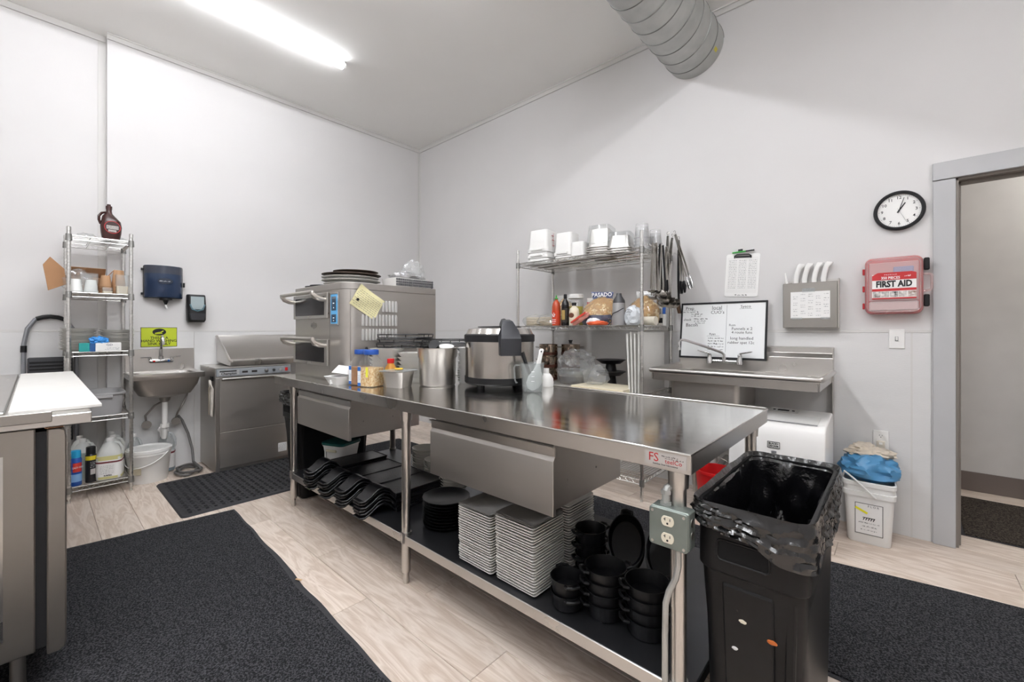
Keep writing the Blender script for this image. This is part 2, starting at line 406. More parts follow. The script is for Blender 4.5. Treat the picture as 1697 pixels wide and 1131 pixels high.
hl = thing('hall_fill_light', 'unseen round lamp added to brighten the hallway beyond the doorway', 'light', (6.0, .75, 2.7))  # added lamp, out of view, so the closed hallway is not dark
part('housing', MB().lathe([(.0, 0), (.15, 0), (.15, -.03), (0, -.03)], 24), WHITEP, hl)
part('diffuser', MB().lathe([(.0, -.0305), (.13, -.0305), (.115, -.06), (.06, -.075), (0, -.08)], 24), mat('hall_fill_diffuser', '#ffffff', .4, emit='#fbf8f4', estr=72), hl)

# ---------------- spiral duct ----------------
du = thing('spiral_duct', 'round galvanised spiral duct under the ceiling running into the right wall', 'duct', (3.625, 0, 3.437))
R_ = .215
part('duct_body', MB().cyl((0, .02, 0), (0, -5.5, 0), R_, n=56, caps=True), GALV, du)
hel = []
for i in range(0, 15*48+1):
    a = 2*PI*i/48; yy = .0-a/(2*PI)*.15
    if yy < -2.1: break
    hel.append(((R_+.0005)*math.cos(a), yy, (R_+.0005)*math.sin(a)))
part('spiral_seam', MB().tube(hel, .0042, 5), mat('duct_seam', '#8d8e8b', .45, .8), du)
part('tape_patch', MB().add([(R_*math.cos(a)*1.004, yy, R_*math.sin(a)*1.004) for yy in (-.06, -.11) for a in (-.62, -.56, -.5)], [(0, 1, 4, 3), (1, 2, 5, 4)]), mat('yellow_tape', '#c9bd4e', .6), du, label='scrap of yellow tape')
# ---------------- floor mats ----------------
CARPET = carpet_mat('black_loop_carpet', '#171719', '#464649', 170)
CARPETB = carpet_mat('brown_black_carpet', '#241f1b', '#5a524a', 150)
def carpet_mat_obj(poly, label, m, wob=.0, seed=1):
    cx = sum(p[0] for p in poly)/len(poly); cy = sum(p[1] for p in poly)/len(poly)
    t = thing('floor_mat', label, 'mat', (cx, cy, 0))
    pts = []
    for (a, b) in zip(poly, poly[1:]+poly[:1]):
        n = max(2, int(math.hypot(b[0]-a[0], b[1]-a[1])/.06))
        for i in range(n):
            k = i/n; x = a[0]+(b[0]-a[0])*k; y_ = a[1]+(b[1]-a[1])*k
            l = math.hypot(b[0]-a[0], b[1]-a[1]); nx, ny = (b[1]-a[1])/l, -(b[0]-a[0])/l
            q = wob*noise.noise(Vector((x*4+seed, y_*4, seed)))
            pts.append((x+nx*q-cx, y_+ny*q-cy))
    ins = [(p[0]*(1-.03/max(.3, math.hypot(*p))), p[1]*(1-.03/max(.3, math.hypot(*p)))) for p in pts]
    part('rubber_edge', MB().prism(pts, .0005, .004), BLACKR, t)
    part('carpet_pile', MB().prism(ins, .004, .010), m, t, stuff=True)
    return t
carpet_mat_obj([(1.33, -3.9), (3.95, -3.9), (3.93, -2.665), (3.5, -2.645), (1.445, -2.57), (1.36, -3.3)], 'big black carpet mat lying in front of the work table', CARPET, .012, 2)
carpet_mat_obj([(.62, -1.55), (6.4, -1.62), (6.4, -.47), (5.0, -.6), (4.5, -.68), (3.13, -.71), (.62, -.74)], 'long charcoal carpet mat between the work table and the right wall', CARPET, .004, 5)
carpet_mat_obj([(5.09, .235), (7.0, .235), (7.0, 1.09), (5.09, 1.09)], 'dark brown carpet mat on the hallway floor past the doorway', CARPETB, .003, 8)
# rubber drainage mat with rows of staggered slots
rm = thing('drainage_mat', 'black rubber drainage mat with slotted holes before the undercounter dishwasher', 'mat', (.915, -2.33, 0))
rw_, rd_ = .90, 1.03
mb = MB(); fr = [rrect(rw_, rd_, .03, 4), rrect(rw_-.07, rd_-.07, .01, 4)]
part('border', MB().loft([[(x, y, .0006) for x, y in fr[0]], [(x*.985, y*.985, .012) for x, y in fr[0]], [(x, y, .012) for x, y in fr[1]], [(x, y, .0006) for x, y in fr[1]]], False, False, loop=True), BLACKR, rm)
nx_, ny_ = 15, 20; iw, idp = rw_-.072, rd_-.072; cw, ch = iw/nx_, idp/ny_
for i in range(nx_):
    for j in range(ny_):
        x = -iw/2+cw*i; y = -idp/2+ch*j; o_ = .25 if (i+j) % 2 else .0
        # every cell is a ring of rubber round its slot
        a = [(x, y), (x+cw, y), (x+cw, y+ch), (x, y+ch)]
        hx0, hx1 = x+cw*(.2+o_*.4), x+cw*(.7+o_*.4); hy0, hy1 = y+ch*(.3), y+ch*.72
        b = [(hx0, hy0), (hx1, hy0), (hx1, hy1), (hx0, hy1)]
        zt = .0115 if (i+j) % 2 else .0085
        mb.loft([[(p[0], p[1], zt) for p in a], [(p[0], p[1], zt) for p in b], [(p[0], p[1], .001) for p in b]], False, False)
part('slotted_web', mb, BLACKR, rm, stuff=True, smooth=False)
part('slot_shade', MB().box(-iw/2, -idp/2, .0004, iw/2, idp/2, .0012), mat('mat_shadow_rubber', '#0b0b0c', .9), rm)  # near-black sheet laid under the slots as their shade
solo('wood_chip', MB().box(-.018, -.005, 0, .018, .005, .003), mat('pale_wood', '#cba980', .7), 'small pale wooden chip on the edge of the big black mat', 'wood chip', (2.648, -2.62, .0104), .4, bev=.001)

# ---------------- work table ----------------
TX0, TX1, TY0, TY1, TZ = 1.459, 4.414, -2.32, -1.435, .9
wt = thing('work_table', 'long stainless steel work table with two drawers and an undershelf', 'table', (TX0, TY0, 0))
L_, D_ = TX1-TX0, TY1-TY0
top = part('tabletop', MB().box(0, 0, TZ-.0045, L_, D_, TZ), STEELX, wt, .0015, smooth=False)
part('apron', MB().box(0, 0, TZ-.056, L_, .004, TZ-.0046), STEEL, top, .001, smooth=False); part('apron', MB().box(L_-.004, .0042, TZ-.056, L_, D_, TZ-.0046), STEEL, top, .001, smooth=False)
part('apron', MB().box(0, .0042, TZ-.056, .004, D_, TZ-.0046), STEEL, top, .001, smooth=False); part('apron', MB().box(.0042, D_-.004, TZ-.056, L_-.0042, D_, TZ-.0046), STEEL, top, .001, smooth=False)
part('edge_nose', MB().tube([(-.0005, 0, TZ-.003), (L_, -.0005, TZ-.003), (L_+.0005, D_, TZ-.003)], .003, 8), STEEL, top)
part('stiffener', MB().box(.02, .02, TZ-.03, L_-.02, D_-.02, TZ-.0047), STEELD, top)
part('back_lip', MB().box(.0, D_-.014, TZ+.0002, L_, D_, TZ+.006), STEEL, top, .002)
leg = MB().lathe([(.0, .0), (.013, 0), (.016, .012), (.013, .05), (.0195, .055), (.0215, .06), (.0215, .845), (0, .845)], 18)
cup = MB().lathe([(.0217, .79), (.027, .79), (.029, .842), (.0217, .842)], 18)
brk = MB().lathe([(.0217, .20), (.026, .20), (.026, .25), (.0217, .25)], 18)
lme = leg.mesh('leg', STEEL); cme = cup.mesh('leg_socket', STEEL); bme = brk.mesh('shelf_collar', STEEL)
for lx in (1.683, 3.041, 4.363):
    for ly in (-2.272, -1.483):
        o = ob('leg', lme, wt, (lx-TX0, ly-TY0, 0)); ob('leg_socket', cme, o); ob('shelf_collar', bme, o)
sx0, sx1, sy0, sy1 = 1.66-TX0, 4.40-TX0, .035, D_-.02
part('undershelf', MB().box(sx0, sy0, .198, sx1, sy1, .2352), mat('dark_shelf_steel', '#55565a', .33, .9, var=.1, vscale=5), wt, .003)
part('shelf_lip', MB().box(sx0, sy0-.006, .196, sx1, sy0-.0005, .238), STEEL, wt, .002)
def drawer(x0, x1, z0, z1, yf):
    a, b = x0-TX0, x1-TX0; y = yf-TY0
    hs = part('drawer_housing', MB().box(a+.012, y+.02, z0+.012, b-.012, y+.5, .843), STEELV, wt, .002)
    prof = [(y, z0), (y+.018, z0), (y+.018, z1), (y+.012, z1), (y+.012, z1-.03), (y, z1-.045)]
    dr = part('drawer', MB().prism(prof, a, b, 'x'), STEELV, wt, .0015)
    part('drawer_pull', MB().prism([(y+.0115, z1-.0295), (y+.0115, z1+.006), (y-.006, z1+.006), (y-.006, z1+.002), (y+.007, z1+.002), (y+.007, z1-.0295)], a, b, 'x'), STEEL, dr)
    for q in (.1, .3): part('rivet', MB().lathe([(.0, .0), (.004, .0), (.003, .003), (0, .0035)], 8), STEELD, hs, loc=(b-.012, y+q, z0+.1), rot=(0, PI/2, 0))
drawer(1.735, 2.46, .585, .812, -2.268)
drawer(3.262, 3.945, .588, .823, -2.296)
stk = part('maker_sticker', MB().box(-.058, -.0012, -.018, .058, -.0002, .018), mat('silver_sticker', '#c9c7c4', .35, .4), wt, loc=(4.345-TX0, 0, .872), label='silver sticker with red letters')
text('FS', .034, REDINK, stk, (-.033, -.0015, .002), space=.95)
text('teelCo', .017, REDINK, stk, (.023, -.0015, -.004))
text('Stainless Steel Fabrications', .0065, INK, stk, (.0, -.0015, -.0145))
scribble([(-.01, .035, .008, .004), (.0, .05, .003, .003)], INK, stk, RND, y=-.0013)
# electrical box and conduit on the near leg
eb = thing('outlet_box', 'grey metal electrical box with two cream sockets on the work table leg', 'outlet', (4.357, -2.32, .685))
EBM = mat('grey_enamel_metal', '#7f8782', .45, .6, var=.12, vscale=14)
part('box_body', MB().box(-.053, -.004, -.048, .053, .046, .056), EBM, eb, .004)
cv = part('cover_plate', MB().prism(rrect(.106, .104, .008, 3, 0, .004), -.0045, -.012, 'y'), EBM, eb, .002)
for sx in (-1, 1):
    for sz in (-1, 1): part('cover_screw', MB().cyl((sx*.043, -.012, .004+sz*.042), (sx*.043, -.0145, .004+sz*.042), .004, n=8), STEEL, cv)
CREAMP = mat('cream_plastic', '#ddd6c3', .4)
for zz in (.026, -.020):
    sp = [(math.cos(a)*.0175, zz+max(-.0135, min(.0135, math.sin(a)*.0175))) for a in [2*PI*i/24 for i in range(24)]]
    so = part('socket', MB().prism(sp, -.0122, -.0155, 'y'), CREAMP, eb, .0008)
    part('slot', MB().box(-.0075, -.0159, zz+.001, -.0055, -.0153, zz+.009).box(-.0105, -.0159, zz+.004, -.0075, -.0153, zz+.006).box(.006, -.0159, zz+.001, .008, -.0153, zz+.008).cyl((0, -.0153, zz-.006), (0, -.0159, zz-.006), .003, n=10), INK, so)
part('knockout', MB().cyl((.053, .022, .025), (.0545, .022, .025), .011, n=16).cyl((.053, .022, -.01), (.0545, .022, -.01), .011, n=16), STEELD, eb)
part('conduit', MB().tube([(.018, .016, -.048), (.018, .016, -.1), (.012, .014, -.135), (-.004, .006, -.175), (-.012, .003, -.21), (-.014, .003, -.3), (-.014, .003, -.66)], .0085, 10), GALV, eb)
part('conduit_elbow', MB().tube([(-.02, .025, .056), (-.02, .025, .085), (-.018, .03, .1), (-.01, .042, .108), (.0, .06, .11)], [.0115, .0115, .012, .011, .0105], 10).cyl((-.02, .025, .056), (-.02, .025, .064), .017, n=6).cyl((-.02, .025, .085), (-.02, .026, .095), .015, n=6), GALV, eb)

# ---------------- double-deck oven ----------------
OX, OY = 1.855, -1.825
ov = thing('pizza_oven', 'double-deck stainless pizza oven standing on the far end of the work table', 'oven', (OX, OY, TZ))
hw, hd, OH = .385, .355, .635
def corner(x, y, r, a0, a1, n=7): return [(x+r*math.cos(a0+(a1-a0)*i/n), y+r*math.sin(a0+(a1-a0)*i/n)) for i in range(n+1)]
foot = corner(hw-.08, -hd+.08, .08, -PI/2, 0)+[(hw, hd), (-hw, hd)]+corner(-hw+.012, -hd+.012, .012, PI, 3*PI/2, 3)
part('body', MB().prism(foot, .012, OH-.045), STEELV, ov, 0)
part('top_cap', MB().prism([(x*1.004, y*1.004) for x, y in foot], OH-.0445, OH), STEELV, ov, .003)
part('base_band', MB().prism([(x*1.003, y*1.003) for x, y in foot], .0005, .0118), STEELD, ov, 0)
GLASS = mat('dark_oven_glass', '#17171a', .12, spec=.6, var=.3, vscale=5)
def oven_door(z0, z1, zh):
    yf = -hd
    dx0, dx1 = -hw+.004, .172
    dr = part('oven_door', MB().box(dx0, yf-.014, z0, dx1, yf-.0005, z1), STEEL, ov, .003)
    part('window', MB().box(dx0+.04, yf-.0155, z0+.022, dx1-.045, yf-.0142, z1-.025), GLASS, dr, .001)
    pts = lambda x: [(x, yf-.014, zh-.03), (x, yf-.05, zh-.026), (x, yf-.085, zh-.012), (x, yf-.1, zh+.008), (x, yf-.1, zh+.022)]
    hb = part('handle', MB().cyl((dx0+.01, yf-.1, zh+.016), (dx1-.02, yf-.1, zh+.016), .0125, n=14), mat('satin_nickel', '#c2bdb6', .3, .85), dr)
    for x in (dx0+.022, dx1-.03):
        part('handle_arm', MB().tube(pts(x), [.013, .016, .017, .0155, .0125], 10), mat('satin_nickel', '#c2bdb6', .3, .85), dr)
oven_door(.407, .578, .56)
oven_door(.09, .265, .255)
pl = part('badge', MB().prism([(-.06+OX*0+x, .36+y) for x, y in ((-.05, 0), (-.035, .016), (-.01, .018), (0, .025), (.01, .018), (.035, .016), (.05, 0), (.035, -.016), (.01, -.018), (0, -.025), (-.01, -.018), (-.035, -.016))], -hd-.0025, -hd-.0005, 'y'), STEELD, ov, label='dark pointed oval badge')
scribble([(-.097, -.023, .354, .011)], CHROME, pl, RND, y=-hd-.0028)
cp = part('control_panel', MB().box(.198, -hd-.006, .355, .308, -hd-.0005, .575), CHROME, ov, .003)
scr = part('touch_screen', MB().box(.21, -hd-.0085, .37, .296, -hd-.0062, .56), mat('lit_screen', '#3c6d92', .15, emit='#5fa8d8', estr=.55), cp)
part('screen_tile', MB().box(.222, -hd-.0095, .455, .284, -hd-.0086, .545).box(.222, -hd-.0095, .378, .284, -hd-.0086, .43), mat('screen_dark', '#24303c', .2, emit='#2b4a66', estr=.4), scr)
part('screen_mark', MB().box(.244, -hd-.0102, .50, .262, -hd-.0096, .505).box(.248, -hd-.0102, .47, .258, -hd-.0096, .476).box(.244, -hd-.0102, .405, .262, -hd-.0096, .41).box(.248, -hd-.0102, .388, .258, -hd-.0096, .393), mat('screen_white', '#e8f2fa', .3, emit='#e8f2fa', estr=.6), scr)
part('panel_seam', MB().box(.178, -hd-.0012, .02, .181, -hd-.0003, OH-.05).box(hw+.0003, -.32, .02, hw+.001, -.317, OH-.05), STEELD, ov)
lou = MB().prism([(-.0085, 0), (.0085, 0), (.0085, .062), (.005, .076), (-.005, .076), (-.0085, .062)], 0, .010, 'x')
louv = lou.mesh('louvre', mat('louvre_bright', '#d9d8d6', .35, .6), .002)
for rrow, z in enumerate((.26, .355, .45)):
    for i in range(11):
        if rrow == 2 and i < 6: continue
        ob('louvre', louv, ov, (hw+.0005, -.235+i*.0245, z-.0))
# note pinned with a round magnet
nt = thing('paper_note', 'yellowed paper note hanging askew on the oven side under a round magnet', 'note', (2.2425, -2.03, 1.41), 0)
pg = part('sheet', MB().add([(0.0006+.004*math.sin(i*1.3+j), -.075+.15*i/6, -.1+.2*j/6) for i in range(7) for j in range(7)], [(i*7+j, (i+1)*7+j, (i+1)*7+j+1, i*7+j+1) for i in range(6) for j in range(6)]), mat('yellow_note_paper', '#ded7a8', .8), nt, rot=(math.radians(58), 0, 0), loc=(.005, 0, 0))
mbn = MB()
for r in range(9):
    x = -.085
    while x < .085:
        l = RND.uniform(.008, .02); mbn.box(.006, -.06+r*.013, x, .0068, -.058+r*.013, x+l); x += l+.006
part('handwriting', mbn, GREYINK, pg, stuff=True, smooth=False)
part('magnet', MB().cyl((.008, -.07, .015), (.014, -.07, .015), .009, n=16), INK, nt)

# pans and trays on the oven
def disc_pan(name, r, h, m, label, loc, tilt=(0, 0), lip=.012):
    return solo(name, MB().lathe([(0, 0), (r-lip, 0), (r, h), (r+.004, h), (r+.004, h-.003), (r-lip+.002, -.003+.004), (0, .0025)], 36), m, label, 'pan', loc, bev=0, rot=(tilt[0], tilt[1], 0))
ALU = mat('worn_aluminium', '#c9c7c3', .38, .45, var=.15, vscale=12)
DPAN = mat('seasoned_pan', '#5e544c', .5, .6, var=.3, vscale=9)
oz = TZ+OH+.0035
pxc, pyc = 1.885, -1.95
for i, (m_, r0, h0, w_) in enumerate(((ALU, .185, .02, 'bright aluminium'), (ALU, .196, .02, 'bright aluminium'), (ALU, .192, .02, 'dull aluminium'), (DPAN, .198, .018, 'brown seasoned'), (DPAN, .15, .018, 'small dark'))):
    disc_pan('pizza_pan', r0, h0, m_, '%s pizza pan, %s of the pile on the oven' % (w_, nth(i, 5)), (pxc+.004*(i % 2)+(.03 if i == 4 else 0), pyc-.003*(i % 3)+(.02 if i == 4 else 0), oz+i*.0225), lip=.045)
t = thing('pizza_screen', 'fine wire pizza screen lying on top of the pile of pans', 'screen', (pxc+.04, pyc+.03, oz+.11), rz=.3)
mb = MB()
for i in range(-5, 6):
    hh = math.sqrt(max(0, .1**2-(i*.018)**2)); mb.box(-hh, i*.018-.0008, 0, hh, i*.018+.0008, .0015); mb.box(i*.018-.0008, -hh, .0016, i*.018+.0008, hh, .003)
part('mesh', mb, STEELD, t, stuff=True); part('rim', MB().tube([(.102*math.cos(2*PI*i/32), .102*math.sin(2*PI*i/32), .002) for i in range(32)], .002, 6, True), STEELD, t)
disc_pan('dark_pan', .11, .012, mat('dark_grey_pan', '#4b4b4d', .45, .6, var=.2), 'low dark grey pan alone at the left of the oven top', (1.60, -2.04, oz))
disc_pan('dark_pan', .09, .010, mat('dark_grey_pan', '#4b4b4d', .45), 'small dark pan resting in the low pan left on the oven top', (1.61, -2.03, oz+.013))
tb = thing('foil_tray', 'open white carton with a grey woven side holding crumpled foil on the oven', 'tray', (2.135, -1.645, oz-.002), PI/2)
part('tray_body', vessel([(.30, .17, .006, 0), (.32, .19, .006, .06), (.312, .182, .006, .06), (.295, .165, .006, .004)], 2), mat('pale_carton', '#d5d3d0', .6), tb)
mb = MB()
for i in range(18):
    for j in range(3): mb.box(-.158+i*.0178, -.0985, .006+j*.018, -.158+i*.0178+.013, -.0935, .006+j*.018+.012)
part('woven_side', mb, mat('woven_grey', '#67676a', .45, .5), tb, stuff=True)
part('woven_end', MB().box(.156, -.09, .004, .163, .09, .058), mat('woven_grey', '#67676a', .45, .5), tb, .002)
part('foil', crumple(.14, .08, .05, 3, .35, 3).xf(Matrix.Translation((0, 0, .03))), mat('crumpled_foil', '#cfcfd0', .25, .9), tb, smooth=False)
solo('plastic_bag', crumple(.09, .07, .08, 9, .4, 2.4), FILM, 'crumpled clear plastic bag on the foil tray at the oven back', 'bag', (2.13, -1.6, oz+.06))
# ---------------- things on the work table ----------------
T = TZ+.0003
# rice cooker
rc = thing('rice_cooker', 'big round stainless rice cooker with black lid and latch', 'rice cooker', (3.07, -1.645, T), math.radians(58))
r = .203
for a in (0.6, 2.2, 3.7, 5.3): part('foot', MB().lathe([(0, 0), (.02, 0), (.022, .022), (0, .022)], 10), BLACKR, rc, loc=(.15*math.cos(a), .15*math.sin(a), 0))
part('base_ring', MB().lathe([(0, .022), (r-.004, .022), (r+.002, .03), (r+.002, .062), (0, .062)], 48), BLACKP, rc)
part('steel_body', MB().lathe([(0, .0622), (r-.001, .0622), (r-.001, .262), (0, .262)], 48), mat('polished_steel_body', '#b4aea8', .22, 1, var=.06, vscale=3, rvar=.05, stretch=(1, 1, .2)), rc)
part('lid_band', MB().lathe([(0, .2622), (r+.004, .2622), (r+.004, .3), (r-.004, .306), (0, .306)], 48), BLACKP, rc)
part('lid', MB().lathe([(r-.006, .3062), (r-.02, .335), (r-.06, .343), (.03, .346), (0, .346)], 48), mat('polished_lid', '#c9c5c0', .2, 1), rc)
part('lid_top', MB().lathe([(r-.075, .3435), (r-.075, .349), (.02, .352), (0, .352)], 40), BLACKP, rc)
lt = MB()
for yy, z0, z1, hw_ in ((-.25, .195, .29, .055), (-.205, .195, .345, .055), (-.14, .3, .375, .04), (-.05, .345, .378, .03)):
    pass
prof = [(-.255, .19), (-.256, .282), (-.235, .325), (-.18, .378), (-.135, .388), (-.12, .375), (-.12, .35), (-.19, .345), (-.207, .3), (-.207, .19)]
lt = MB(); wd = [.058, .058, .05, .03, .026, .026, .03, .04, .058, .058]
lt.loft([[(-w_, p[0], p[1]) for p, w_ in zip(prof, wd)], [(w_, p[0], p[1]) for p, w_ in zip(prof, wd)]])
la = part('lid_latch', lt, mat('charcoal_plastic', '#2b2c30', .42), rc, .004, seg=2)
part('latch_loop', MB().tube([(0, -.14, .37), (0, -.11, .383), (0, -.07, .383), (0, -.045, .365), (0, -.04, .352)], .011, 8), BLACKP, rc)
part('rear_hinge', MB().box(-.05, .15, .25, .05, .215, .345), BLACKP, rc, .008)
# bain-marie pot
bp = thing('inset_pot', 'tall stainless inset pot with black and white lids piled inside', 'pot', (2.775, -1.872, T))
part('pot_body', MB().lathe([(0, 0), (.1, 0), (.106, .008), (.109, .16), (.116, .172), (.1185, .215), (.122, .22), (.122, .224), (.114, .224), (.112, .18), (.104, .16), (.1, .01), (0, .008)], 40), STEEL, bp)
solo('sauce_cup', MB().lathe([(.0, .0), (.02, 0), (.024, .03), (.034, .034), (.034, .04), (0, .04)], 20), BLACKP, 'black plastic sauce cup tilted on top in the steel pot', 'cup', (2.80, -1.90, T+.222), rot=(.9, .3, .2))
solo('sauce_cup', MB().lathe([(.0, .0), (.03, 0), (.036, .02), (.045, .024), (.045, .03), (0, .03)], 20), BLACKP, 'black plastic sauce cup at the left of the steel pot', 'cup', (2.735, -1.90, T+.205), rot=(.3, -.4, 0))
solo('sauce_cup', MB().lathe([(.0, .0), (.03, 0), (.042, .018), (.048, .02), (.048, .026), (0, .026)], 20), WHITEP, 'white plastic sauce cup lying at the right in the steel pot', 'cup', (2.815, -1.84, T+.208), rot=(.15, .2, 0))
solo('sauce_cup', MB().lathe([(.0, .0), (.03, 0), (.042, .018), (.048, .02), (.048, .026), (0, .026)], 20), WHITEP, 'white plastic sauce cup lying at the back in the steel pot', 'cup', (2.76, -1.81, T+.206), rot=(-.2, .1, 0))
# sixth-size pan with lid
sp_ = thing('steam_pan', 'small square stainless steam pan with a flat lid beside the tall pot', 'pan', (2.668, -2.072, T), math.radians(20))
part('pan_body', vessel([(.125, .11, .025, 0), (.15, .135, .03, .085), (.152, .137, .03, .088), (.17, .155, .02, .09), (.17, .155, .02, .093), (.145, .13, .03, .092), (.12, .105, .025, .006)], 5), STEEL, sp_)
part('pan_lid', vessel([(.172, .157, .02, .0935), (.174, .159, .02, .097), (.14, .12, .03, .098), (.12, .1, .03, .094)], 5), CLEARH, sp_)
solo('lemon_slice', MB().lathe([(0, 0), (.024, 0), (.024, .007), (0, .009)], 18), mat('lemon', '#e5b93c', .5), 'flat yellow disc lying on the lid of the small steam pan', 'slice', (2.655, -2.06, T+.0985))
# jars of dry goods
def jar(loc, w_, h, fill, label, lidc, yellow, rz=0, fillname='contents'):
    t = thing('storage_jar', label, 'jar', loc, rz)
    sh = [(w_*.92, w_*.92, .02, 0), (w_, w_, .022, .006), (w_, w_, .022, h*.55), (w_*.96, w_*.96, .025, h*.66), (w_*.6, w_*.6, w_*.29, h*.86), (w_*.6, w_*.6, w_*.29, h*.9)]
    part('jar_body', vessel(sh, 6), CLEAR, t)
    f = [(a*.955, b*.955, c, max(.003, z*1.)) for a, b, c, z in sh[:2]]+[(w_*.955, w_*.955, .021, h*.52)]
    part(fillname, vessel(f, 6), fill, t)
    part('screw_lid', MB().lathe([(0, h*.885), (w_*.36, h*.885), (w_*.37, h*.9), (w_*.37, h), (w_*.35, h+.004), (0, h+.004)], 28), lidc, t)
    lb = part('label_sheet', MB().prism(rrect(.022, h*.52, .004, 3, -w_*.33, h*.3), -w_*.5-.0008, -w_*.5-.0003, 'y'), mat('jar_label_white', '#e9edf2', .6), t)
    part('label_patch', MB().box(-w_*.33-.011, -w_*.5-.0013, h*.03, -w_*.33+.011, -w_*.5-.0009, h*.12).box(-w_*.33-.011, -w_*.5-.0013, h*.44, -w_*.33+.011, -w_*.5-.0009, h*.55), mat('label_blue', '#2a5fa8', .5), lb)
    scribble([(-w_*.33-.008, -w_*.33+.008, h*.16+i*.008, .004) for i in range(5)], GREYINK, lb, RND, y=-w_*.5-.0009)
    if yellow: part('label_patch', MB().box(w_*.08, -w_*.5-.0013, h*.28, w_*.22, -w_*.5-.0004, h*.55), mat('label_yellow', '#e4df4a', .5), t)
    return t
BLUEL = mat('blue_lid', '#1f4b9b', .4)
NUTS = mat('chopped_nuts', '#c9924a', .8, vscale=95, col2='#f3dfb2', bump=.9, bscale=95)
SEAS = mat('brown_seasoning', '#a9784e', .85, var=.12, vscale=70)
jar((2.53, -2.165, T), .115, .21, NUTS, 'square clear jar of chopped nuts with a blue lid', BLUEL, True, .35)
jar((2.415, -2.165, T), .105, .208, SEAS, 'clear jar of brown seasoning with a blue lid behind the nuts', BLUEL, False, .2)
sb = thing('spice_bottle', 'yellow-labelled spice bottle with a red cap behind the jar of nuts', 'bottle', (2.545, -2.045, T))
part('bottle_body', vessel([(.058, .05, .012, 0), (.062, .052, .014, .006), (.062, .052, .014, .10), (.036, .036, .0175, .125), (.036, .036, .0175, .13)], 5), mat('amber_seasoning', '#c58a3c', .4), sb)
lb = part('label_sheet', vessel([(.0635, .0535, .0145, .02), (.0635, .0535, .0145, .095)], 5), mat('label_bright_yellow', '#e3cf3a', .5), sb)
part('label_patch', MB().box(-.024, -.0275, .055, .024, -.0269, .078), REDINK, lb); part('label_patch', MB().box(-.014, -.0275, .03, .02, -.0269, .05), mat('label_green', '#4f8f3d', .5), lb)
part('cap', MB().lathe([(0, .13), (.021, .13), (.021, .155), (0, .157)], 20), REDM, sb)
# foam clamshells
cl = thing('foam_clamshell', 'open white foam clamshell box beside the oven on the table', 'box', (2.29, -2.236, T), .2)
part('tray_half', vessel([(.085, .10, .015, 0), (.13, .14, .02, .045), (.136, .146, .02, .047), (.136, .146, .02, .05), (.122, .132, .02, .049), (.08, .094, .015, .006)], 4), FOAM, cl)
part('lid_half', vessel([(.135, .12, .02, 0), (.13, .115, .02, .004), (.085, .075, .018, .05), (.08, .07, .018, .05)], 4), FOAM, cl, loc=(.005, .035, .055), rot=(-.22, .05, .1))
part('rib', MB().box(-.002, -.07, .006, .003, .06, .03), FOAM, cl)
# stacks of white oblong dishes
def dish_mesh(w_, d, h, m, name='dish', th=.004):
    return vessel([(w_*.72, d*.72, .015, 0), (w_, d, .02, h), (w_-th, d-th, .02, h), (w_*.72-th, d*.72-th, .014, th)], 4).mesh(name, m)
wd_me = dish_mesh(.19, .15, .034, CERAM, 'dish')
for (x, y, n, where, rz) in ((2.385, -1.97, 8, 'left', .5), (2.548, -1.87, 7, 'right', .48)):
    for i in range(n):
        o = ob('oblong_dish', wd_me, None, (x+RND.uniform(-.003, .003), y, T+i*.0255), (0, 0, rz+RND.uniform(-.02, .02)))
        tag(o, 'white oblong dish, %s, in the %s stack under the black wire racks' % (nth(i, n), where), 'dish', 'white oblong dishes stacked behind the jars')
# black wire pizza racks lying on the dishes
def wire_rack(r, h, legs=6):
    mb = MB()
    for rr, z in ((r, h), (r*.97, 0)):
        mb.tube([(rr*math.cos(2*PI*i/40), rr*math.sin(2*PI*i/40), z) for i in range(40)], .004, 6, True)
    rim = mb; mb2 = MB()
    for i in range(-3, 4):
        hh = math.sqrt(r*r*.94-(i*r*.26)**2); mb2.cyl((-hh, i*r*.26, 0), (hh, i*r*.26, 0), .0028, n=5)
    for i in range(9):
        a = 2*PI*i/9; mb2.cyl((r*.97*math.cos(a), r*.97*math.sin(a), 0), (r*math.cos(a), r*math.sin(a), h), .003, n=5)
    return rim, mb2
rim, cross = wire_rack(.185, .022); rim_me = rim.mesh('rim', BLACKW); cr_me = cross.mesh('cross_wires', BLACKW)
zt = T+.0255*7+.036+.0005
for k, (x, y, z, lab) in enumerate(((2.33, -1.80, zt, 'lowest round black wire rack of the left pile on the dishes'), (2.335, -1.80, zt+.031, 'middle round black wire rack of the left pile on the dishes'), (2.325, -1.79, zt+.062, 'top round black wire rack of the left pile on the dishes'))):
    t = thing('wire_rack', lab, 'rack', (x, y, z), k*.4, 'round black wire racks'); ob('rim', rim_me, t); o = ob('cross_wires', cr_me, t); o['kind'] = 'stuff'
for k, (x, y, z, lab) in enumerate(((2.63, -1.66, zt-.004, 'lower round black wire rack of the right pile beside the rice cooker'), (2.635, -1.655, zt+.027, 'upper round black wire rack of the right pile beside the rice cooker'))):
    t = thing('wire_rack', lab, 'rack', (x, y, z), k*.5+.2, 'round black wire racks'); ob('rim', rim_me, t); o = ob('cross_wires', cr_me, t); o['kind'] = 'stuff'
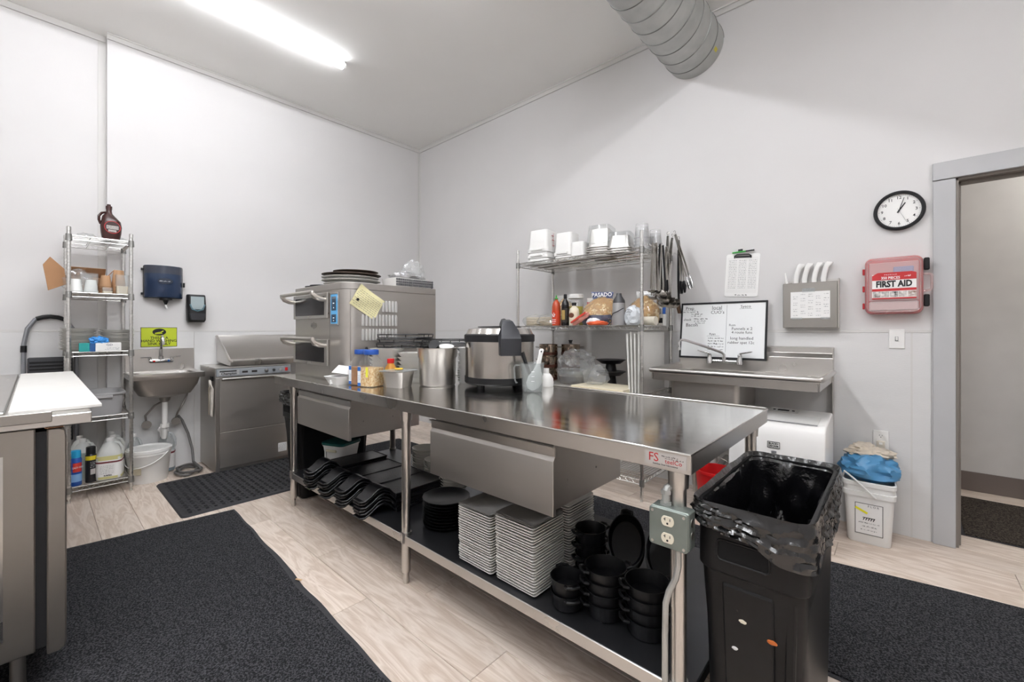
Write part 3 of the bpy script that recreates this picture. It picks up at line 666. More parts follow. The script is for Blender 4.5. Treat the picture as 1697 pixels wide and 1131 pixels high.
# black tongs heap beside the jars
for k, (x, y, a) in enumerate(((2.30, -2.03, .3), (2.33, -2.05, .6), (2.27, -2.05, -.2))):
    t = thing('black_scraper', ['black-handled scraper leaning on the oven behind the clamshell', 'second black-handled scraper among the jars by the oven', 'black scraper nearest the oven front corner'][k], 'scraper', (x, y, T), a)
    part('blade', MB().box(-.02, -.001, .0, .02, .001, .05), STEELD, t); part('handle', MB().loft([ring(.022, .014, .006, .05), ring(.026, .018, .008, .12), ring(.024, .016, .007, .19+.01*k), ring(.014, .01, .004, .2+.01*k)]), BLACKP, t)
# tall stack of white trays behind the pot
ft = dish_mesh(.13, .13, .02, FOAM, 'tray', .003)
for i in range(15):
    o = ob('paper_tray', ft, None, (2.815, -1.66+RND.uniform(-.002, .002), T+i*.0142), (0, 0, .75+RND.uniform(-.02, .02)))
    tag(o, 'white tray, %s, of the stack between steel pot and rice cooker' % nth(i, 15), 'tray', 'white trays stacked by the rice cooker')
# measuring jug with scoop and spatula
JUGP = clear('jug_plastic', '#eef1f1', .25, .08, .13)
mj = thing('measuring_jug', 'clear plastic measuring jug holding a white scoop by the rice cooker', 'jug', (3.365, -1.70, T), math.radians(42))
part('jug_body', MB().lathe([(0, 0), (.047, 0), (.052, .004), (.064, .15), (.067, .153), (.062, .153), (.05, .008), (0, .006)], 32), JUGP, mj)
part('jug_handle', MB().tube([(-.064, 0, .14), (-.09, 0, .14), (-.098, 0, .125), (-.092, 0, .06), (-.085, 0, .045), (-.08, 0, .05)], .005, 8), JUGP, mj)
part('scale_marks', MB().join(MB().box(-.008, -.0595, .06, .008, -.0588, .062).box(-.008, -.0622, .085, .008, -.0612, .087).box(-.008, -.0645, .11, .008, -.0635, .112)), mat('white_print', '#f2f2f2', .5), mj)
sc_ = thing('rice_scoop', 'white plastic rice paddle standing in the measuring jug', 'scoop', (3.375, -1.71, T+.008), math.radians(42))
rgs = []
for z, w_, dth in ((0, .008, .004), (.012, .03, .008), (.04, .042, .01), (.075, .04, .01), (.1, .024, .008), (.13, .013, .007), (.19, .011, .006), (.215, .013, .006), (.222, .006, .004)):
    rgs.append([(w_*math.cos(2*PI*i/16)+z*.22, dth*math.sin(2*PI*i/16)-z*.05, z) for i in range(16)])
part('paddle', MB().loft(rgs), WHITEP, sc_); part('hang_hole', MB().cyl((.0455, -.0175, .207), (.0455, -.0035, .207), .004, n=10), INK, sc_)
sp2 = thing('black_spoon', 'black-handled spoon dipping into the measuring jug', 'spoon', (3.36, -1.69, T+.009), math.radians(42))
part('handle', MB().tube([(-.0, .0, .04), (-.03, 0, .12), (-.058, .0, .2)], [.008, .01, .011], 8), BLACKP, sp2)
part('bowl', MB().lathe([(0, 0), (.02, .004), (.022, .02), (.01, .042), (0, .043)], 14), BLACKP, sp2)
# little white bottle
wb = thing('squeeze_bottle', 'small white squat bottle with a wide neck right of the measuring jug', 'bottle', (3.285, -1.475, T))
part('bottle_body', MB().lathe([(0, 0), (.042, 0), (.044, .006), (.042, .045), (.03, .066), (.02, .075), (0, .075)], 28), WHITEP, wb)
part('neck', MB().lathe([(0, .0752), (.018, .0752), (.018, .104), (0, .104)], 20), WHITEP, wb)
# ---------------- things on the undershelf ----------------
SZ = .2355
tt = thing('food_tub', 'square white storage tub with a teal lid under the far end of the table', 'tub', (1.79, -1.98, SZ), .35)
part('tub_body', vessel([(.15, .15, .03, 0), (.19, .19, .03, .16), (.196, .196, .03, .16), (.196, .196, .03, .168), (.18, .18, .03, .168), (.145, .145, .03, .004)], 5), WHITEP, tt)
part('tub_lid', vessel([(.205, .205, .032, .1685), (.207, .207, .032, .184), (.195, .195, .03, .188), (.17, .17, .03, .182)], 5), mat('teal_lid', '#0d4a48', .4), tt)
part('tub_handle', MB().box(-.04, -.108, .125, .05, -.0965, .142), mat('cream_handle', '#d6cfb6', .4), tt, .003)
part('tub_ribs', MB().box(-.06, -.1, .03, -.05, -.09, .14), WHITEP, tt)
# black cast platters with wavy handles
pm = MB()
hp = [(-.17, .012), (-.185, .034), (-.215, .047), (-.25, .038), (-.285, .012), (-.32, -.006), (-.345, -.004)]
def rr_(y, z, w_, t_): return [(-w_, y, z), (w_, y, z), (w_, y, z+t_), (-w_, y, z+t_)]
pm.loft([rr_(.17, 0, .098, .012), rr_(-.165, 0, .1, .012)]+[rr_(y, z, w_, .010) for (y, z), w_ in zip(hp, (.088, .07, .06, .055, .05, .046, .036))])
body_me = pm.mesh('platter', BLACKG, .002)
rimm = MB()
for a, b in (((-.098, .17), (.098, .17)), ((.098, .17), (.1, -.16)), ((-.1, -.16), (-.098, .17)), ((-.1, -.16), (.1, -.16))):
    rimm.cyl((a[0], a[1], .0125), (b[0], b[1], .0125), .0032, n=5)
rim_pl = rimm.mesh('raised_rim', BLACKG)
for k, (x, n, w_) in enumerate(((2.06, 7, 'first from the teal-lidded tub'), (2.27, 6, 'second from the teal-lidded tub'), (2.475, 6, 'third from the teal-lidded tub'), (2.685, 6, 'nearest the middle table leg'))):
    for i in range(n):
        t = thing('sizzle_platter', 'black wavy-handled platter, %s, in the stack %s' % (nth(i, n), w_), 'platter', (x+RND.uniform(-.006, .006), -2.0+RND.uniform(-.008, .008), SZ+.0015+i*.0163), RND.uniform(-.03, .03), 'black platters on the undershelf')
        ob('platter_body', body_me, t); ob('raised_rim', rim_pl, t)
# pale bowls
bw = MB().lathe([(0, 0), (.045, 0), (.05, .003), (.085, .042), (.088, .047), (.0845, .047), (.048, .008), (0, .006)], 32).mesh('bowl', CREAMC)
for (x, y, n, w_) in ((2.42, -1.70, 10, 'tallest bowl stack beside the table leg'), (2.605, -1.735, 8, 'middle bowl stack on the undershelf'), (2.80, -1.77, 5, 'low bowl stack behind the black plates')):
    for i in range(n):
        tag(ob('soup_bowl', bw, None, (x+RND.uniform(-.002, .002), y, SZ+i*.0165)), 'pale bowl, %s, in the %s' % (nth(i, n), w_), 'bowl', 'pale bowls stacked on the undershelf')
# round black plates
rp_ = MB().lathe([(0, 0), (.085, 0), (.095, .004), (.118, .016), (.121, .0195), (.117, .0195), (.095, .008), (0, .006)], 40).mesh('plate', BLACKM)
for i in range(9):
    tag(ob('dinner_plate', rp_, None, (3.09+RND.uniform(-.002, .002), -2.06+RND.uniform(-.002, .002), SZ+i*.0152)), 'round black plate, %s, in the stack right of the middle leg' % nth(i, 9), 'plate', 'round black plates on the undershelf')
# white square plates: two stacks in front, two behind
sq = vessel([(.15, .15, .012, 0), (.2, .2, .01, .0085), (.2, .2, .01, .0115), (.196, .196, .01, .0115), (.15, .15, .012, .003)], 2).mesh('plate', CERAM)
sqd = vessel([(.15, .15, .012, 0), (.2, .2, .01, .0085), (.2, .2, .01, .0115), (.196, .196, .01, .0115), (.15, .15, .012, .003)], 2).mesh('plate', mat('grey_glaze', '#6c6a66', .16))
for (x, y, n, w_) in ((3.505, -2.155, 23, 'front left'), (3.728, -2.152, 25, 'front right'), (3.735, -1.93, 26, 'back right')):
    for i in range(n):
        o = ob('square_plate', sqd if (i == n-1 and y < -2) else sq, None, (x+RND.uniform(-.0015, .0015)-i*.0006, y+RND.uniform(-.002, .002)+i*.0003, SZ+i*.0104), (0, 0, RND.uniform(-.012, .012)))
        tag(o, ('square plate with a grey glazed face, %s, %s stack' if (i == n-1 and y < -2) else 'white square plate, %s, %s stack under the drawer') % (nth(i, n), w_), 'plate', 'white square plates stacked under the drawer')
# steel ladles lying behind the black plates
for k, (x, y, a) in enumerate(((3.32, -1.98, .4), (3.36, -1.93, .9), (3.29, -1.93, .1), (3.34, -2.0, -.2))):
    t = thing('serving_spoon', ['bent steel serving spoon nearest the square plates', 'steel serving spoon behind the square plates', 'steel serving spoon behind the black plates', 'steel serving spoon lying across the others'][k], 'spoon', (x, y, SZ+.001+.02*k), a)
    part('handle', MB().tube([(-.09, 0, .004), (-.05, 0, .03), (0, 0, .045), (.03, 0, .03)], .005, 6), CHROME, t)
    part('bowl', MB().lathe([(0, 0), (.02, .004), (.03, .016), (.028, .017), (.018, .007), (0, .004)], 16), CHROME, t, loc=(.05, 0, .012))
# black round and oval casserole dishes with two ear handles
def casserole(rx, ry, h):
    b = MB().lathe([(0, 0), (.80, 0), (.86, .06*h/h*h), (.97, h*.86), (1.0, h), (.955, h), (.93, h*.88), (.80, .012), (0, .009)], 36)
    b.v = [(x*rx, y*ry, z) for x, y, z in b.v]
    e = []
    for s_ in (-1, 1):
        e.append(MB().tube([(s_*(rx-.004), -.024, h-.008), (s_*(rx+.012), -.021, h-.005), (s_*(rx+.018), 0, h-.004), (s_*(rx+.012), .021, h-.005), (s_*(rx-.004), .024, h-.008)], .0055, 7))
    return b.mesh('dish_body', BLACKM), [q.mesh('ear_handle', BLACKM) for q in e]
def casseroles(rx, ry, h, spots, step, cat='dish'):
    b, e = casserole(rx, ry, h)
    for (x, y, z, n, rot, w_, kind) in spots:
        for i in range(n):
            R3 = Matrix.Rotation(rot[2], 3, 'Z') @ Matrix.Rotation(rot[0], 3, 'X') @ Matrix.Rotation(PI/2 if kind == 'oval' else 0, 3, 'Z')
            p = Vector((x, y, z))+R3 @ Vector((0, 0, step*i))
            t = thing('casserole_dish', 'black %s casserole dish, %s, in the %s' % (kind, nth(i, n), w_), cat, p, 0, 'black casserole dishes on the undershelf')
            t.rotation_euler = R3.to_euler(); ob('dish_body', b, t)
            for q in e: ob('ear_handle', q, t)
casseroles(.062, .062, .056, [(3.93, -2.19, SZ, 2, (0, 0, -.7), 'short stack beside the square plates', 'round'), (3.908, -1.995, SZ, 4, (0, 0, 1.2), 'stack behind the square plates', 'round')], .05)
casseroles(.074, .074, .055, [(4.055, -2.135, SZ, 4, (0, 0, .9), 'middle front stack', 'round'), (4.205, -2.125, SZ, 4, (0, 0, .8), 'stack nearest the outlet box leg', 'round')], .037)
casseroles(.105, .072, .045, [(3.985, -1.84, SZ+.085, 5, (.8, 0, .45), 'left leaning pile', 'oval'), (4.145, -1.84, SZ+.085, 5, (.8, 0, .45), 'right leaning pile', 'oval')], .016)
# ---------------- wire shelving ----------------
def wire_shelf(parent, W, D, z, pitch=.025, name='shelf', ribs=3, deckalong='x'):
    """one wire shelf centred on the rack origin, W along x, D along y, top of deck at z"""
    a, b = W/2, D/2; mb = MB()
    for zz in (z, z-.03):
        for p, q in (((-a, -b), (a, -b)), ((a, -b), (a, b)), ((a, b), (-a, b)), ((-a, b), (-a, -b))):
            mb.cyl((p[0], p[1], zz), (q[0], q[1], zz), .0034, n=6)
    for p, q in (((-a, -b), (a, -b)), ((a, -b), (a, b)), ((a, b), (-a, b)), ((-a, b), (-a, -b))):
        l = math.hypot(q[0]-p[0], q[1]-p[1]); n = max(4, int(l/.026)); n += n % 2
        pts = [(p[0]+(q[0]-p[0])*i/n, p[1]+(q[1]-p[1])*i/n, z if i % 2 else z-.03) for i in range(n+1)]
        mb.tube(pts, .0022, 5)
    sh = part(name, mb, ZINC, parent)
    dk = MB()
    if deckalong == 'x':
        k = int(D/pitch)
        for i in range(1, k): y_ = -b+D*i/k; dk.cyl((-a, y_, z), (a, y_, z), .0018, n=4)
        for i in range(1, ribs+1): x_ = -a+W*i/(ribs+1); dk.cyl((x_, -b, z-.004), (x_, b, z-.004), .0028, n=5); dk.cyl((x_, -b, z-.028), (x_, b, z-.028), .0028, n=5)
    else:
        k = int(W/pitch)
        for i in range(1, k): x_ = -a+W*i/k; dk.cyl((x_, -b, z), (x_, b, z), .0018, n=4)
        for i in range(1, ribs+1): y_ = -b+D*i/(ribs+1); dk.cyl((-a, y_, z-.004), (a, y_, z-.004), .0028, n=5); dk.cyl((-a, y_, z-.028), (a, y_, z-.028), .0028, n=5)
    part('wire_deck', dk, ZINC, sh, stuff=True); return sh
def post_mesh(h, r=.0125):
    pr = [(0, 0), (.009, 0), (.011, .012), (.006, .014), (.006, .03), (r, .03)]
    z = .05
    while z < h-.03:
        pr += [(r, z), (r-.003, z+.001), (r-.003, z+.0045), (r, z+.0055)]; z += .0254
    pr += [(r, h-.004), (r-.004, h), (0, h)]
    return MB().lathe(pr, 12).mesh('post', ZINC)
def shelving(label, loc, W, D, H_, levels, deckalong='x'):
    t = thing('wire_shelving', label, 'shelving', loc)
    pm_ = post_mesh(H_); cm = MB().lathe([(.0128, -.04), (.0185, -.04), (.0165, .006), (.0128, .006)], 14).mesh('collar', mat('dull_zinc', '#8b8a87', .45, .8))
    for sx in (-1, 1):
        for sy in (-1, 1):
            p = ob('post', pm_, t, (sx*(W/2+.004), sy*(D/2+.004), 0))
            for z in levels: ob('collar', cm, p, (0, 0, z))
    for z in levels: wire_shelf(t, W, D, z, deckalong=deckalong, ribs=2 if W < .6 else 4)
    return t
# ---------------- narrow rack by the left wall ----------------
AX, AY = .242, -3.155
LA = [.105, .592, 1.07, 1.498, 1.905]
shelving('narrow five-tier chrome wire rack by the left wall', (AX, AY, 0), .42, .325, 1.965, LA, 'y')
# syrup bottle on top
sy = thing('syrup_bottle', 'dark brown handled syrup bottle with a round label on top of the narrow rack', 'bottle', (.36, -3.105, LA[4]+.002), PI/2+.12)
BRN = mat('brown_syrup_plastic', '#3a1f1c', .25)
rg = []
for z, w_, d_ in ((0, .085, .06), (.006, .1, .07), (.06, .118, .078), (.11, .124, .078), (.15, .112, .072), (.185, .075, .055), (.205, .042, .042), (.222, .034, .034), (.24, .034, .034)):
    rg.append(ring(w_, d_, min(w_, d_)*.48, z, 5, cx=(.012 if z < .18 else .0)))
part('bottle_body', MB().loft(rg), BRN, sy)
part('bottle_handle', MB().tube([(-.018, 0, .213), (-.04, 0, .205), (-.056, 0, .18), (-.056, 0, .15), (-.046, 0, .12)], .0085, 8), BRN, sy)
part('cap', MB().lathe([(0, .24), (.019, .24), (.019, .262), (.011, .266), (.011, .276), (0, .276)], 18), BRN, sy)
lb = part('label_ring', MB().cyl((.012, -.0395, .1), (.012, -.0405, .1), .047, n=32), REDINK, sy)
part('label_disc', MB().cyl((.012, -.0406, .1), (.012, -.041, .1), .043, n=32), mat('label_dark', '#33211f', .5), lb)
part('label_panel', MB().box(-.022, -.0416, .085, .046, -.0411, .112).box(-.012, -.0416, .064, .034, -.0411, .08), mat('label_grey', '#b9b4b0', .6), lb)
scribble([(-.018, .042, .088+i*.008, .005) for i in range(3)]+[(-.008, .03, .066, .006)], INK, lb, RND, y=-.0417)
for k, (x, y_) in enumerate(((.2, -3.22), (.2, -3.06))):
    solo('plastic_bag', crumple(.08, .06, .035, 20+k, .35, 2.5), FILM, ['flattened clear plastic bag on the rack top left of the syrup bottle', 'clear plastic bag on the rack top right behind the syrup bottle'][k], 'bag', (x, y_, LA[4]+.002), k)
# second tier: carton, bag, cups
cb = thing('cardboard_box', 'open brown cardboard carton with flaps on the narrow rack', 'box', (.16, -3.215, LA[3]+.002))
part('carton', MB().box(-.12, -.1, 0, .1, .1, .003).box(-.12, -.1, .003, -.117, .1, .13).box(-.117, -.1, .003, .1, -.097, .13).box(-.117, .097, .003, .1, .1, .13).box(.097, -.097, .003, .1, .097, .13), CARD, cb)
part('flap', MB().box(-.1, -.0015, 0, .1, .0015, .12), CARD, cb, loc=(0, -.102, .128), rot=(1.15, 0, 0))
part('flap', MB().box(-.1, -.0015, 0, .1, .0015, .09), CARD, cb, loc=(0, .102, .128), rot=(-.6, 0, 0))
part('flap', MB().box(-.0015, -.095, 0, .0015, .095, .10), CARD, cb, loc=(.1, -.0, .13), rot=(0, .9, 0))
solo('hanging_carton_flap', MB().prism([(-.06, .0), (-.085, .18), (-.05, .24), (.02, .16), (.03, .05)], -.002, .002, 'x'), CARD, 'loose cardboard flap sticking out left of the narrow rack', 'cardboard', (.37, -3.36, LA[3]+.01), bev=.001)
solo('plastic_bag', crumple(.08, .085, .10, 31, .3, 2.2), FILM, 'clear plastic bag of cups bulging from the carton on the narrow rack', 'bag', (.33, -3.27, LA[3]+.002))
def cup_stack(x, y_, z, n, m, r0, r1, h, step, label, group, up=False, cat='cup'):
    pr = [(0, 0), (r0, 0), (r1, h-.004), (r1+.003, h-.003), (r1+.003, h), (r1-.001, h), (r0-.001, .003), (0, .003)]
    if up: pr = [(r, h-zz) for r, zz in pr]
    me = MB().lathe(pr, 24).mesh('cup', m)
    for i in range(n):
        last = i == n-1
        tag(ob('cup', me, None, (x, y_, z+i*step)), label % nth(i, n), cat, group)
WPAP = mat('white_paper_cup', '#efefec', .7)
cup_stack(.40, -3.285, LA[3]+.002, 2, WPAP, .028, .036, .085, .012, 'white paper cup, %s, of the left pair on the narrow rack', 'paper cups on the narrow rack', True)
cup_stack(.40, -3.205, LA[3]+.002, 2, WPAP, .028, .038, .085, .012, 'white paper cup, %s, of the right pair on the narrow rack', 'paper cups on the narrow rack', True)
cup_stack(.31, -3.12, LA[3]+.002, 6, KRAFT, .026, .036, .085, .012, 'kraft cup, %s, of the shorter kraft stack on the narrow rack', 'kraft cups on the narrow rack', True)
cup_stack(.30, -3.045, LA[3]+.002, 9, KRAFT, .03, .04, .1, .0115, 'kraft cup, %s, of the taller kraft stack on the narrow rack', 'kraft cups on the narrow rack', True)
for k, (x, y_, w_, h) in enumerate(((.405, -3.215, .095, .145), (.40, -3.035, .075, .15), (.38, -3.115, .06, .05))):
    t = thing('clear_tub', ['tall clear plastic tub around the white cups on the narrow rack', 'clear plastic tub before the kraft cups at the rack post', 'low clear tub with cream contents between the cup stacks'][k], 'tub', (x+.0, y_, LA[3]+.002))
    part('tub_wall', vessel([(w_*.9, w_*.9, .01, 0), (w_, w_, .012, h), (w_-.003, w_-.003, .012, h), (w_*.9-.003, w_*.9-.003, .01, .002)], 4), CLEAR, t)
    if k: part('contents', vessel([(w_*.86, w_*.86, .01, .0025), (w_*.9, w_*.9, .01, h*.42)], 4), mat('cream_lids', '#d9cdb8', .6), t)
# third tier: oval platters and gloves
op = MB().lathe([(0, 0), (.07, 0), (.078, .004), (.1, .015), (.102, .0175), (.098, .0175), (.076, .007), (0, .005)], 36, sx=1.6).mesh('platter', CERAM)
for (y_, n, w_) in ((-3.262, 14, 'left'), (-3.05, 13, 'right')):
    for i in range(n):
        tag(ob('oval_platter', op, None, (.225+RND.uniform(-.006, .006), y_+RND.uniform(-.004, .004), LA[2]+.002+i*.0118), (RND.uniform(-.01, .01), RND.uniform(-.01, .01), 0)), 'white oval platter, %s, of the %s stack on the narrow rack' % (nth(i, n), w_), 'platter', 'white oval platters on the narrow rack')
gb = thing('glove_box', 'white and teal carton of blue gloves before the oval platters', 'box', (.432, -3.155, LA[2]+.002), PI/2)
part('carton', MB().box(-.03, -.028, 0, .11, .028, .062), WHITEP, gb, .002)
part('teal_end', MB().box(-.115, -.028, 0, -.0605, .028, .062), mat('teal_print', '#1f8f8c', .5), gb, .002)
part('blue_middle', MB().box(-.0603, -.0275, 0, -.0302, .0275, .058), mat('deep_blue_print', '#1f4f86', .5), gb, .001)
text('GD', .022, mat('navy_print', '#1b2f50', .5), gb, (.045, -.0285, .046), sx=1.1)
scribble([(.02, .1, .012, .006), (.03, .1, .022, .005)], mat('navy_print', '#1b2f50', .5), gb, RND, y=-.0283)
part('gloves', crumple(.05, .03, .03, 41, .4, 3).xf(Matrix.Translation((-.01, 0, .056))), mat('blue_gloves', '#2f7fc4', .5), gb, smooth=False)
# fourth tier: grey bus tub
bt = thing('bus_tub', 'grey plastic bus tub on the fourth tier of the narrow rack', 'tub', (.25, -3.16, LA[1]+.002), 0)
part('tub_body', vessel([(.35, .245, .04, 0), (.385, .275, .045, .15), (.405, .295, .045, .152), (.405, .295, .045, .166), (.397, .287, .045, .166), (.38, .27, .045, .155), (.345, .24, .04, .006)], 6), GREYP, bt)
part('rim_grip', MB().box(.194, -.07, .128, .204, .07, .15), GREYP, bt, .003)
# bottom tier: jugs and spray cans
def jug(loc, rz, fill, label, lab=True, level=.62, w_=.15, h=.30, clearm=None, group='plastic gallon jugs'):
    t = thing('jug', label, 'jug', loc, rz, group)
    sh = [(w_*.9, w_*.9, .03, 0), (w_, w_, .036, .01), (w_, w_, .036, h*.56), (w_*.92, w_*.92, .045, h*.68), (w_*.55, w_*.55, w_*.26, h*.86), (w_*.26, w_*.26, w_*.125, h*.92), (w_*.26, w_*.26, w_*.125, h*.94)]
    part('jug_body', vessel(sh, 6), clearm or TRANSL, t)
    part('liquid', vessel([(w_*1.004, w_*1.004, .037, .012), (w_*1.004, w_*1.004, .037, h*level*.86)], 6), fill, t)
    part('jug_handle', MB().tube([(w_*.16, 0, h*.89), (w_*.36, 0, h*.86), (w_*.5, 0, h*.74), (w_*.5, 0, h*.6), (w_*.44, 0, h*.54)], .011, 8), clearm or TRANSL, t)
    part('cap', MB().lathe([(0, h*.93), (w_*.15, h*.93), (w_*.15, h), (w_*.13, h+.003), (0, h+.003)], 20), WHITEP, t)
    if lab:
        l = part('label_sheet', vessel([(w_*1.014, w_*1.014, .038, h*.1), (w_*1.014, w_*1.014, .038, h*.5)], 6), PAPER, t)
        part('label_band', vessel([(w_*1.018, w_*1.018, .0385, h*.43), (w_*1.018, w_*1.018, .0385, h*.47)], 6), mat('label_maroon', '#7d3338', .6), l)
        if lab is not True: text(lab, .0155, mat('maroon_ink', '#5d1f25', .6), l, (0, -w_*.512, h*.45), sx=.82)
        if lab is not True: text('SURFEX', .013, INK, l, (0, -w_*.512, h*.125), bold=.0006)
        scribble([(-w_*.3, w_*.25, h*.175+i*.011, .005) for i in range(6)], GREYINK, l, RND, y=-w_*.512)
    return t
YEL = mat('pale_yellow_liquid', '#cfc98c', .3); CLR = mat('pale_grey_liquid', '#b9c3bd', .3); BLU = mat('blue_grey_liquid', '#6f8a9c', .3); DBL = mat('teal_liquid', '#5d7f86', .3)
z5 = LA[0]+.002
j1 = jug((.372, -3.10, z5), PI/2-.25, YEL, 'yellow detergent jug with a printed label at the front of the rack', 'MACHINE DETERGENT', .7, .145)
jug((.105, -3.07, z5), PI/2-.2, YEL, 'yellow detergent jug deepest at the right of the bottom tier', True, .7, w_=.115)
jug((.232, -3.072, z5), PI/2-.2, YEL, 'yellow detergent jug directly behind the front one on the bottom tier', True, .72, w_=.128)
jug((.255, -3.24, z5), PI/2-.2, CLR, 'pale jug behind the spray cans on the bottom tier', False, .8, w_=.13)
jug((.115, -3.25, z5), PI/2-.2, CLR, 'pale jug at the very back left of the bottom tier', False, .8, w_=.12)
sc1 = thing('spray_can', 'blue oven-cleaner spray can with a bright blue cap on the bottom tier', 'spray can', (.405, -3.285, z5), PI/2+.3)
part('can_body', MB().lathe([(0, 0), (.031, 0), (.033, .004), (.033, .19), (.028, .2), (0, .2)], 24), mat('can_blue', '#1d4fa0', .35), sc1)
part('cap', MB().lathe([(0, .2002), (.028, .2002), (.03, .205), (.028, .25), (0, .255)], 24), mat('cyan_cap', '#2a9fd0', .4), sc1)
pb = MB()
for a in range(-5, 5): pb.add([(.0337*math.sin(q*.16), -.0337*math.cos(q*.16), z) for q in (a, a+1) for z in (.1, .165)], [(0, 2, 3, 1)])
lb = part('label_patch', pb, mat('label_red_orange', '#c4372c', .5), sc1)
text('EASY-OFF', .019, mat('white_print', '#f2f2f2', .5), lb, (.0, -.0345, .132), sx=.72)
part('label_band', MB().lathe([(.0334, .03), (.0337, .03), (.0337, .085), (.0334, .085)], 24), mat('label_pale_blue', '#7fa9d6', .5), sc1)
sc2 = thing('spray_can', 'black and yellow spray can with a black cap on the bottom tier', 'spray can', (.385, -3.205, z5), PI/2+.3)
part('can_body', MB().lathe([(0, 0), (.028, 0), (.03, .004), (.03, .2), (.025, .208), (0, .208)], 24), mat('can_black', '#1b1b1e', .35), sc2)
part('label_band', MB().lathe([(.03, .165), (.0306, .165), (.0306, .195), (.03, .195)], 24), mat('can_yellow', '#d8c52e', .4), sc2)
part('label_patch', MB().box(-.013, -.0312, .06, .015, -.0285, .1), mat('label_grey', '#b9b4b0', .6), sc2)
scribble([(-.014, .014, .11+i*.012, .006) for i in range(4)], mat('white_print', '#f2f2f2', .5), sc2, RND, y=-.0302)
part('cap', MB().lathe([(0, .2082), (.027, .2082), (.027, .255), (.024, .26), (0, .26)], 24), BLACKP, sc2)
# folding step stool leaning on the wall
st = thing('step_stool', 'folded grey-framed step stool with black treads leaning behind the narrow rack', 'step stool', (.0, -3.40, 0))
fr_ = [(0, -.14, .0135)]+[(-.03-.03*min(1, (z-.6)/.6), y_, z) for y_, z in ((-.14, .6), (-.14, .9), (-.138, 1.12), (-.12, 1.24), (-.08, 1.31), (-.04, 1.327), (0, 1.333), (.04, 1.327), (.08, 1.31), (.12, 1.24), (.138, 1.12), (.14, .9), (.14, .6))]+[(0, .14, .0135)]
part('frame', MB().tube(fr_, .0135, 10), mat('grey_stool_frame', '#85868a', .4, .4), st)
part('grip', MB().tube([(-.059, -.075, 1.313), (-.059, -.04, 1.327), (-.059, 0, 1.333), (-.059, .04, 1.327), (-.059, .075, 1.313)], .0165, 10), BLACKP, st)
for s_ in (-1, 1): part('joint', MB().cyl((-.054, s_*.139, 1.06), (-.057, s_*.138, 1.11), .0175, n=12), BLACKP, st)
for z0, z1 in ((.74, 1.02), (.36, .66)):
    tr = part('tread', MB().box(-.012, -.12, z0, .012, .12, z1), DGREYP, st, .008, loc=(-.02 if z0 < .5 else -.038, 0, 0))
    for i in range(9): part('tread_rib', MB().box(.0122, -.11, z0+.02+i*(z1-z0-.04)/9, .0145, .11, z0+.034+i*(z1-z0-.04)/9), BLACKP, tr)

# ---------------- prep refrigerator at the left edge ----------------
fx0, fx1, fy1 = .74, 2.68, -3.46
pf = thing('prep_refrigerator', 'stainless prep refrigerator at the left edge, seen end-on', 'refrigerator', (fx1, fy1, 0))
LN = fx1-fx0
part('cabinet', MB().box(-LN, -.72, .15, 0, -.02, .9), STEELK, pf, .004)
part('end_glare', MB().loft([[(x, y, z) for x, y, z in ((.0005, -.66, .22), (.0005, -.09, .22), (.0005, -.09, .82), (.0005, -.66, .82))], [(.012, -.6, .3), (.012, -.12, .3), (.012, -.12, .76), (.012, -.6, .76)]], False, True), STEEL, pf, .004)  # raised brighter steel stands in for a glare on the end panel
part('top_lip', MB().box(-LN, -.72, .9005, .012, .115, .94), STEEL, pf, .003)
part('rail_bracket', MB().box(.0125, -.72, .92, .02, .018, .955), STEELD, pf, .002)
for i in range(3):
    w_ = LN/3
    dr = part('door', MB().prism([(.006, .125), (.036, .125), (.05, .135), (.053, .155), (.053, .86), (.05, .885), (.036, .893), (.006, .893)], -i*w_-w_+.008, -i*w_-.004, 'x'), STEELK, pf, .004)
    part('gasket', MB().box(-i*w_-w_+.012, -.0195, .155, -i*w_-.012, .0058, .885), INK, dr)
for x in (-.08, -LN+.08):
    for y_ in (-.06, -.66): part('leg', MB().lathe([(0, 0), (.022, 0), (.02, .03), (.019, .149), (0, .149)], 14), STEELD, pf, loc=(x, y_, 0))
part('hinge', MB().box(-.05, .001, .8945, -.002, .045, .9), mat('rusty_hinge', '#77563c', .6, .5), pf)
cbd = solo('cutting_board', MB().box(-.94, -.115, 0, .94, .115, .013), POLY, 'long white cutting board on the prep refrigerator', 'cutting board', (1.655, -3.427, .9405), 0, bev=.002)
solo('pan_cover', MB().box(-.94, -.26, 0, .94, .25, .012), STEEL, 'steel pan cover behind the white cutting board on the refrigerator', 'cover', (1.66, -3.80, .9405), bev=.003)

# ---------------- hand sink ----------------
hs_ = thing('hand_sink', 'wall-hung stainless hand sink with a gooseneck faucet under the yellow sign', 'sink', (.003, -2.745, 0), PI/2)
part('backsplash', MB().box(-.24, -.018, .865, .24, 0, 1.065), STEEL, hs_, .003)
part('sink_deck', vessel([(.48, .40, .02, .83), (.485, .405, .02, .835), (.485, .405, .02, .872), (.47, .39, .02, .876), (.40, .27, .05, .868), (.36, .23, .06, .72), (.2, .12, .05, .69)], 5).xf(Matrix.Translation((0, -.2, 0))), STEEL, hs_)
part('basin', vessel([(.16, .12, .05, .665), (.34, .25, .09, .69), (.42, .31, .07, .77), (.44, .33, .05, .83)], 6).xf(Matrix.Translation((0, -.2, 0))), STEELV, hs_)
fc = part('faucet', MB().box(-.085, -.055, .945, .085, -.019, .975), CHROME, hs_, .008, seg=2)
part('spout', MB().tube([(0, -.04, .975), (0, -.042, 1.05), (0, -.045, 1.13), (0, -.06, 1.165), (0, -.09, 1.175), (0, -.12, 1.16), (0, -.128, 1.13), (0, -.129, 1.1)], .0105, 10).cyl((0, -.04, .97), (0, -.04, 1.0), .018, n=14), CHROME, fc)
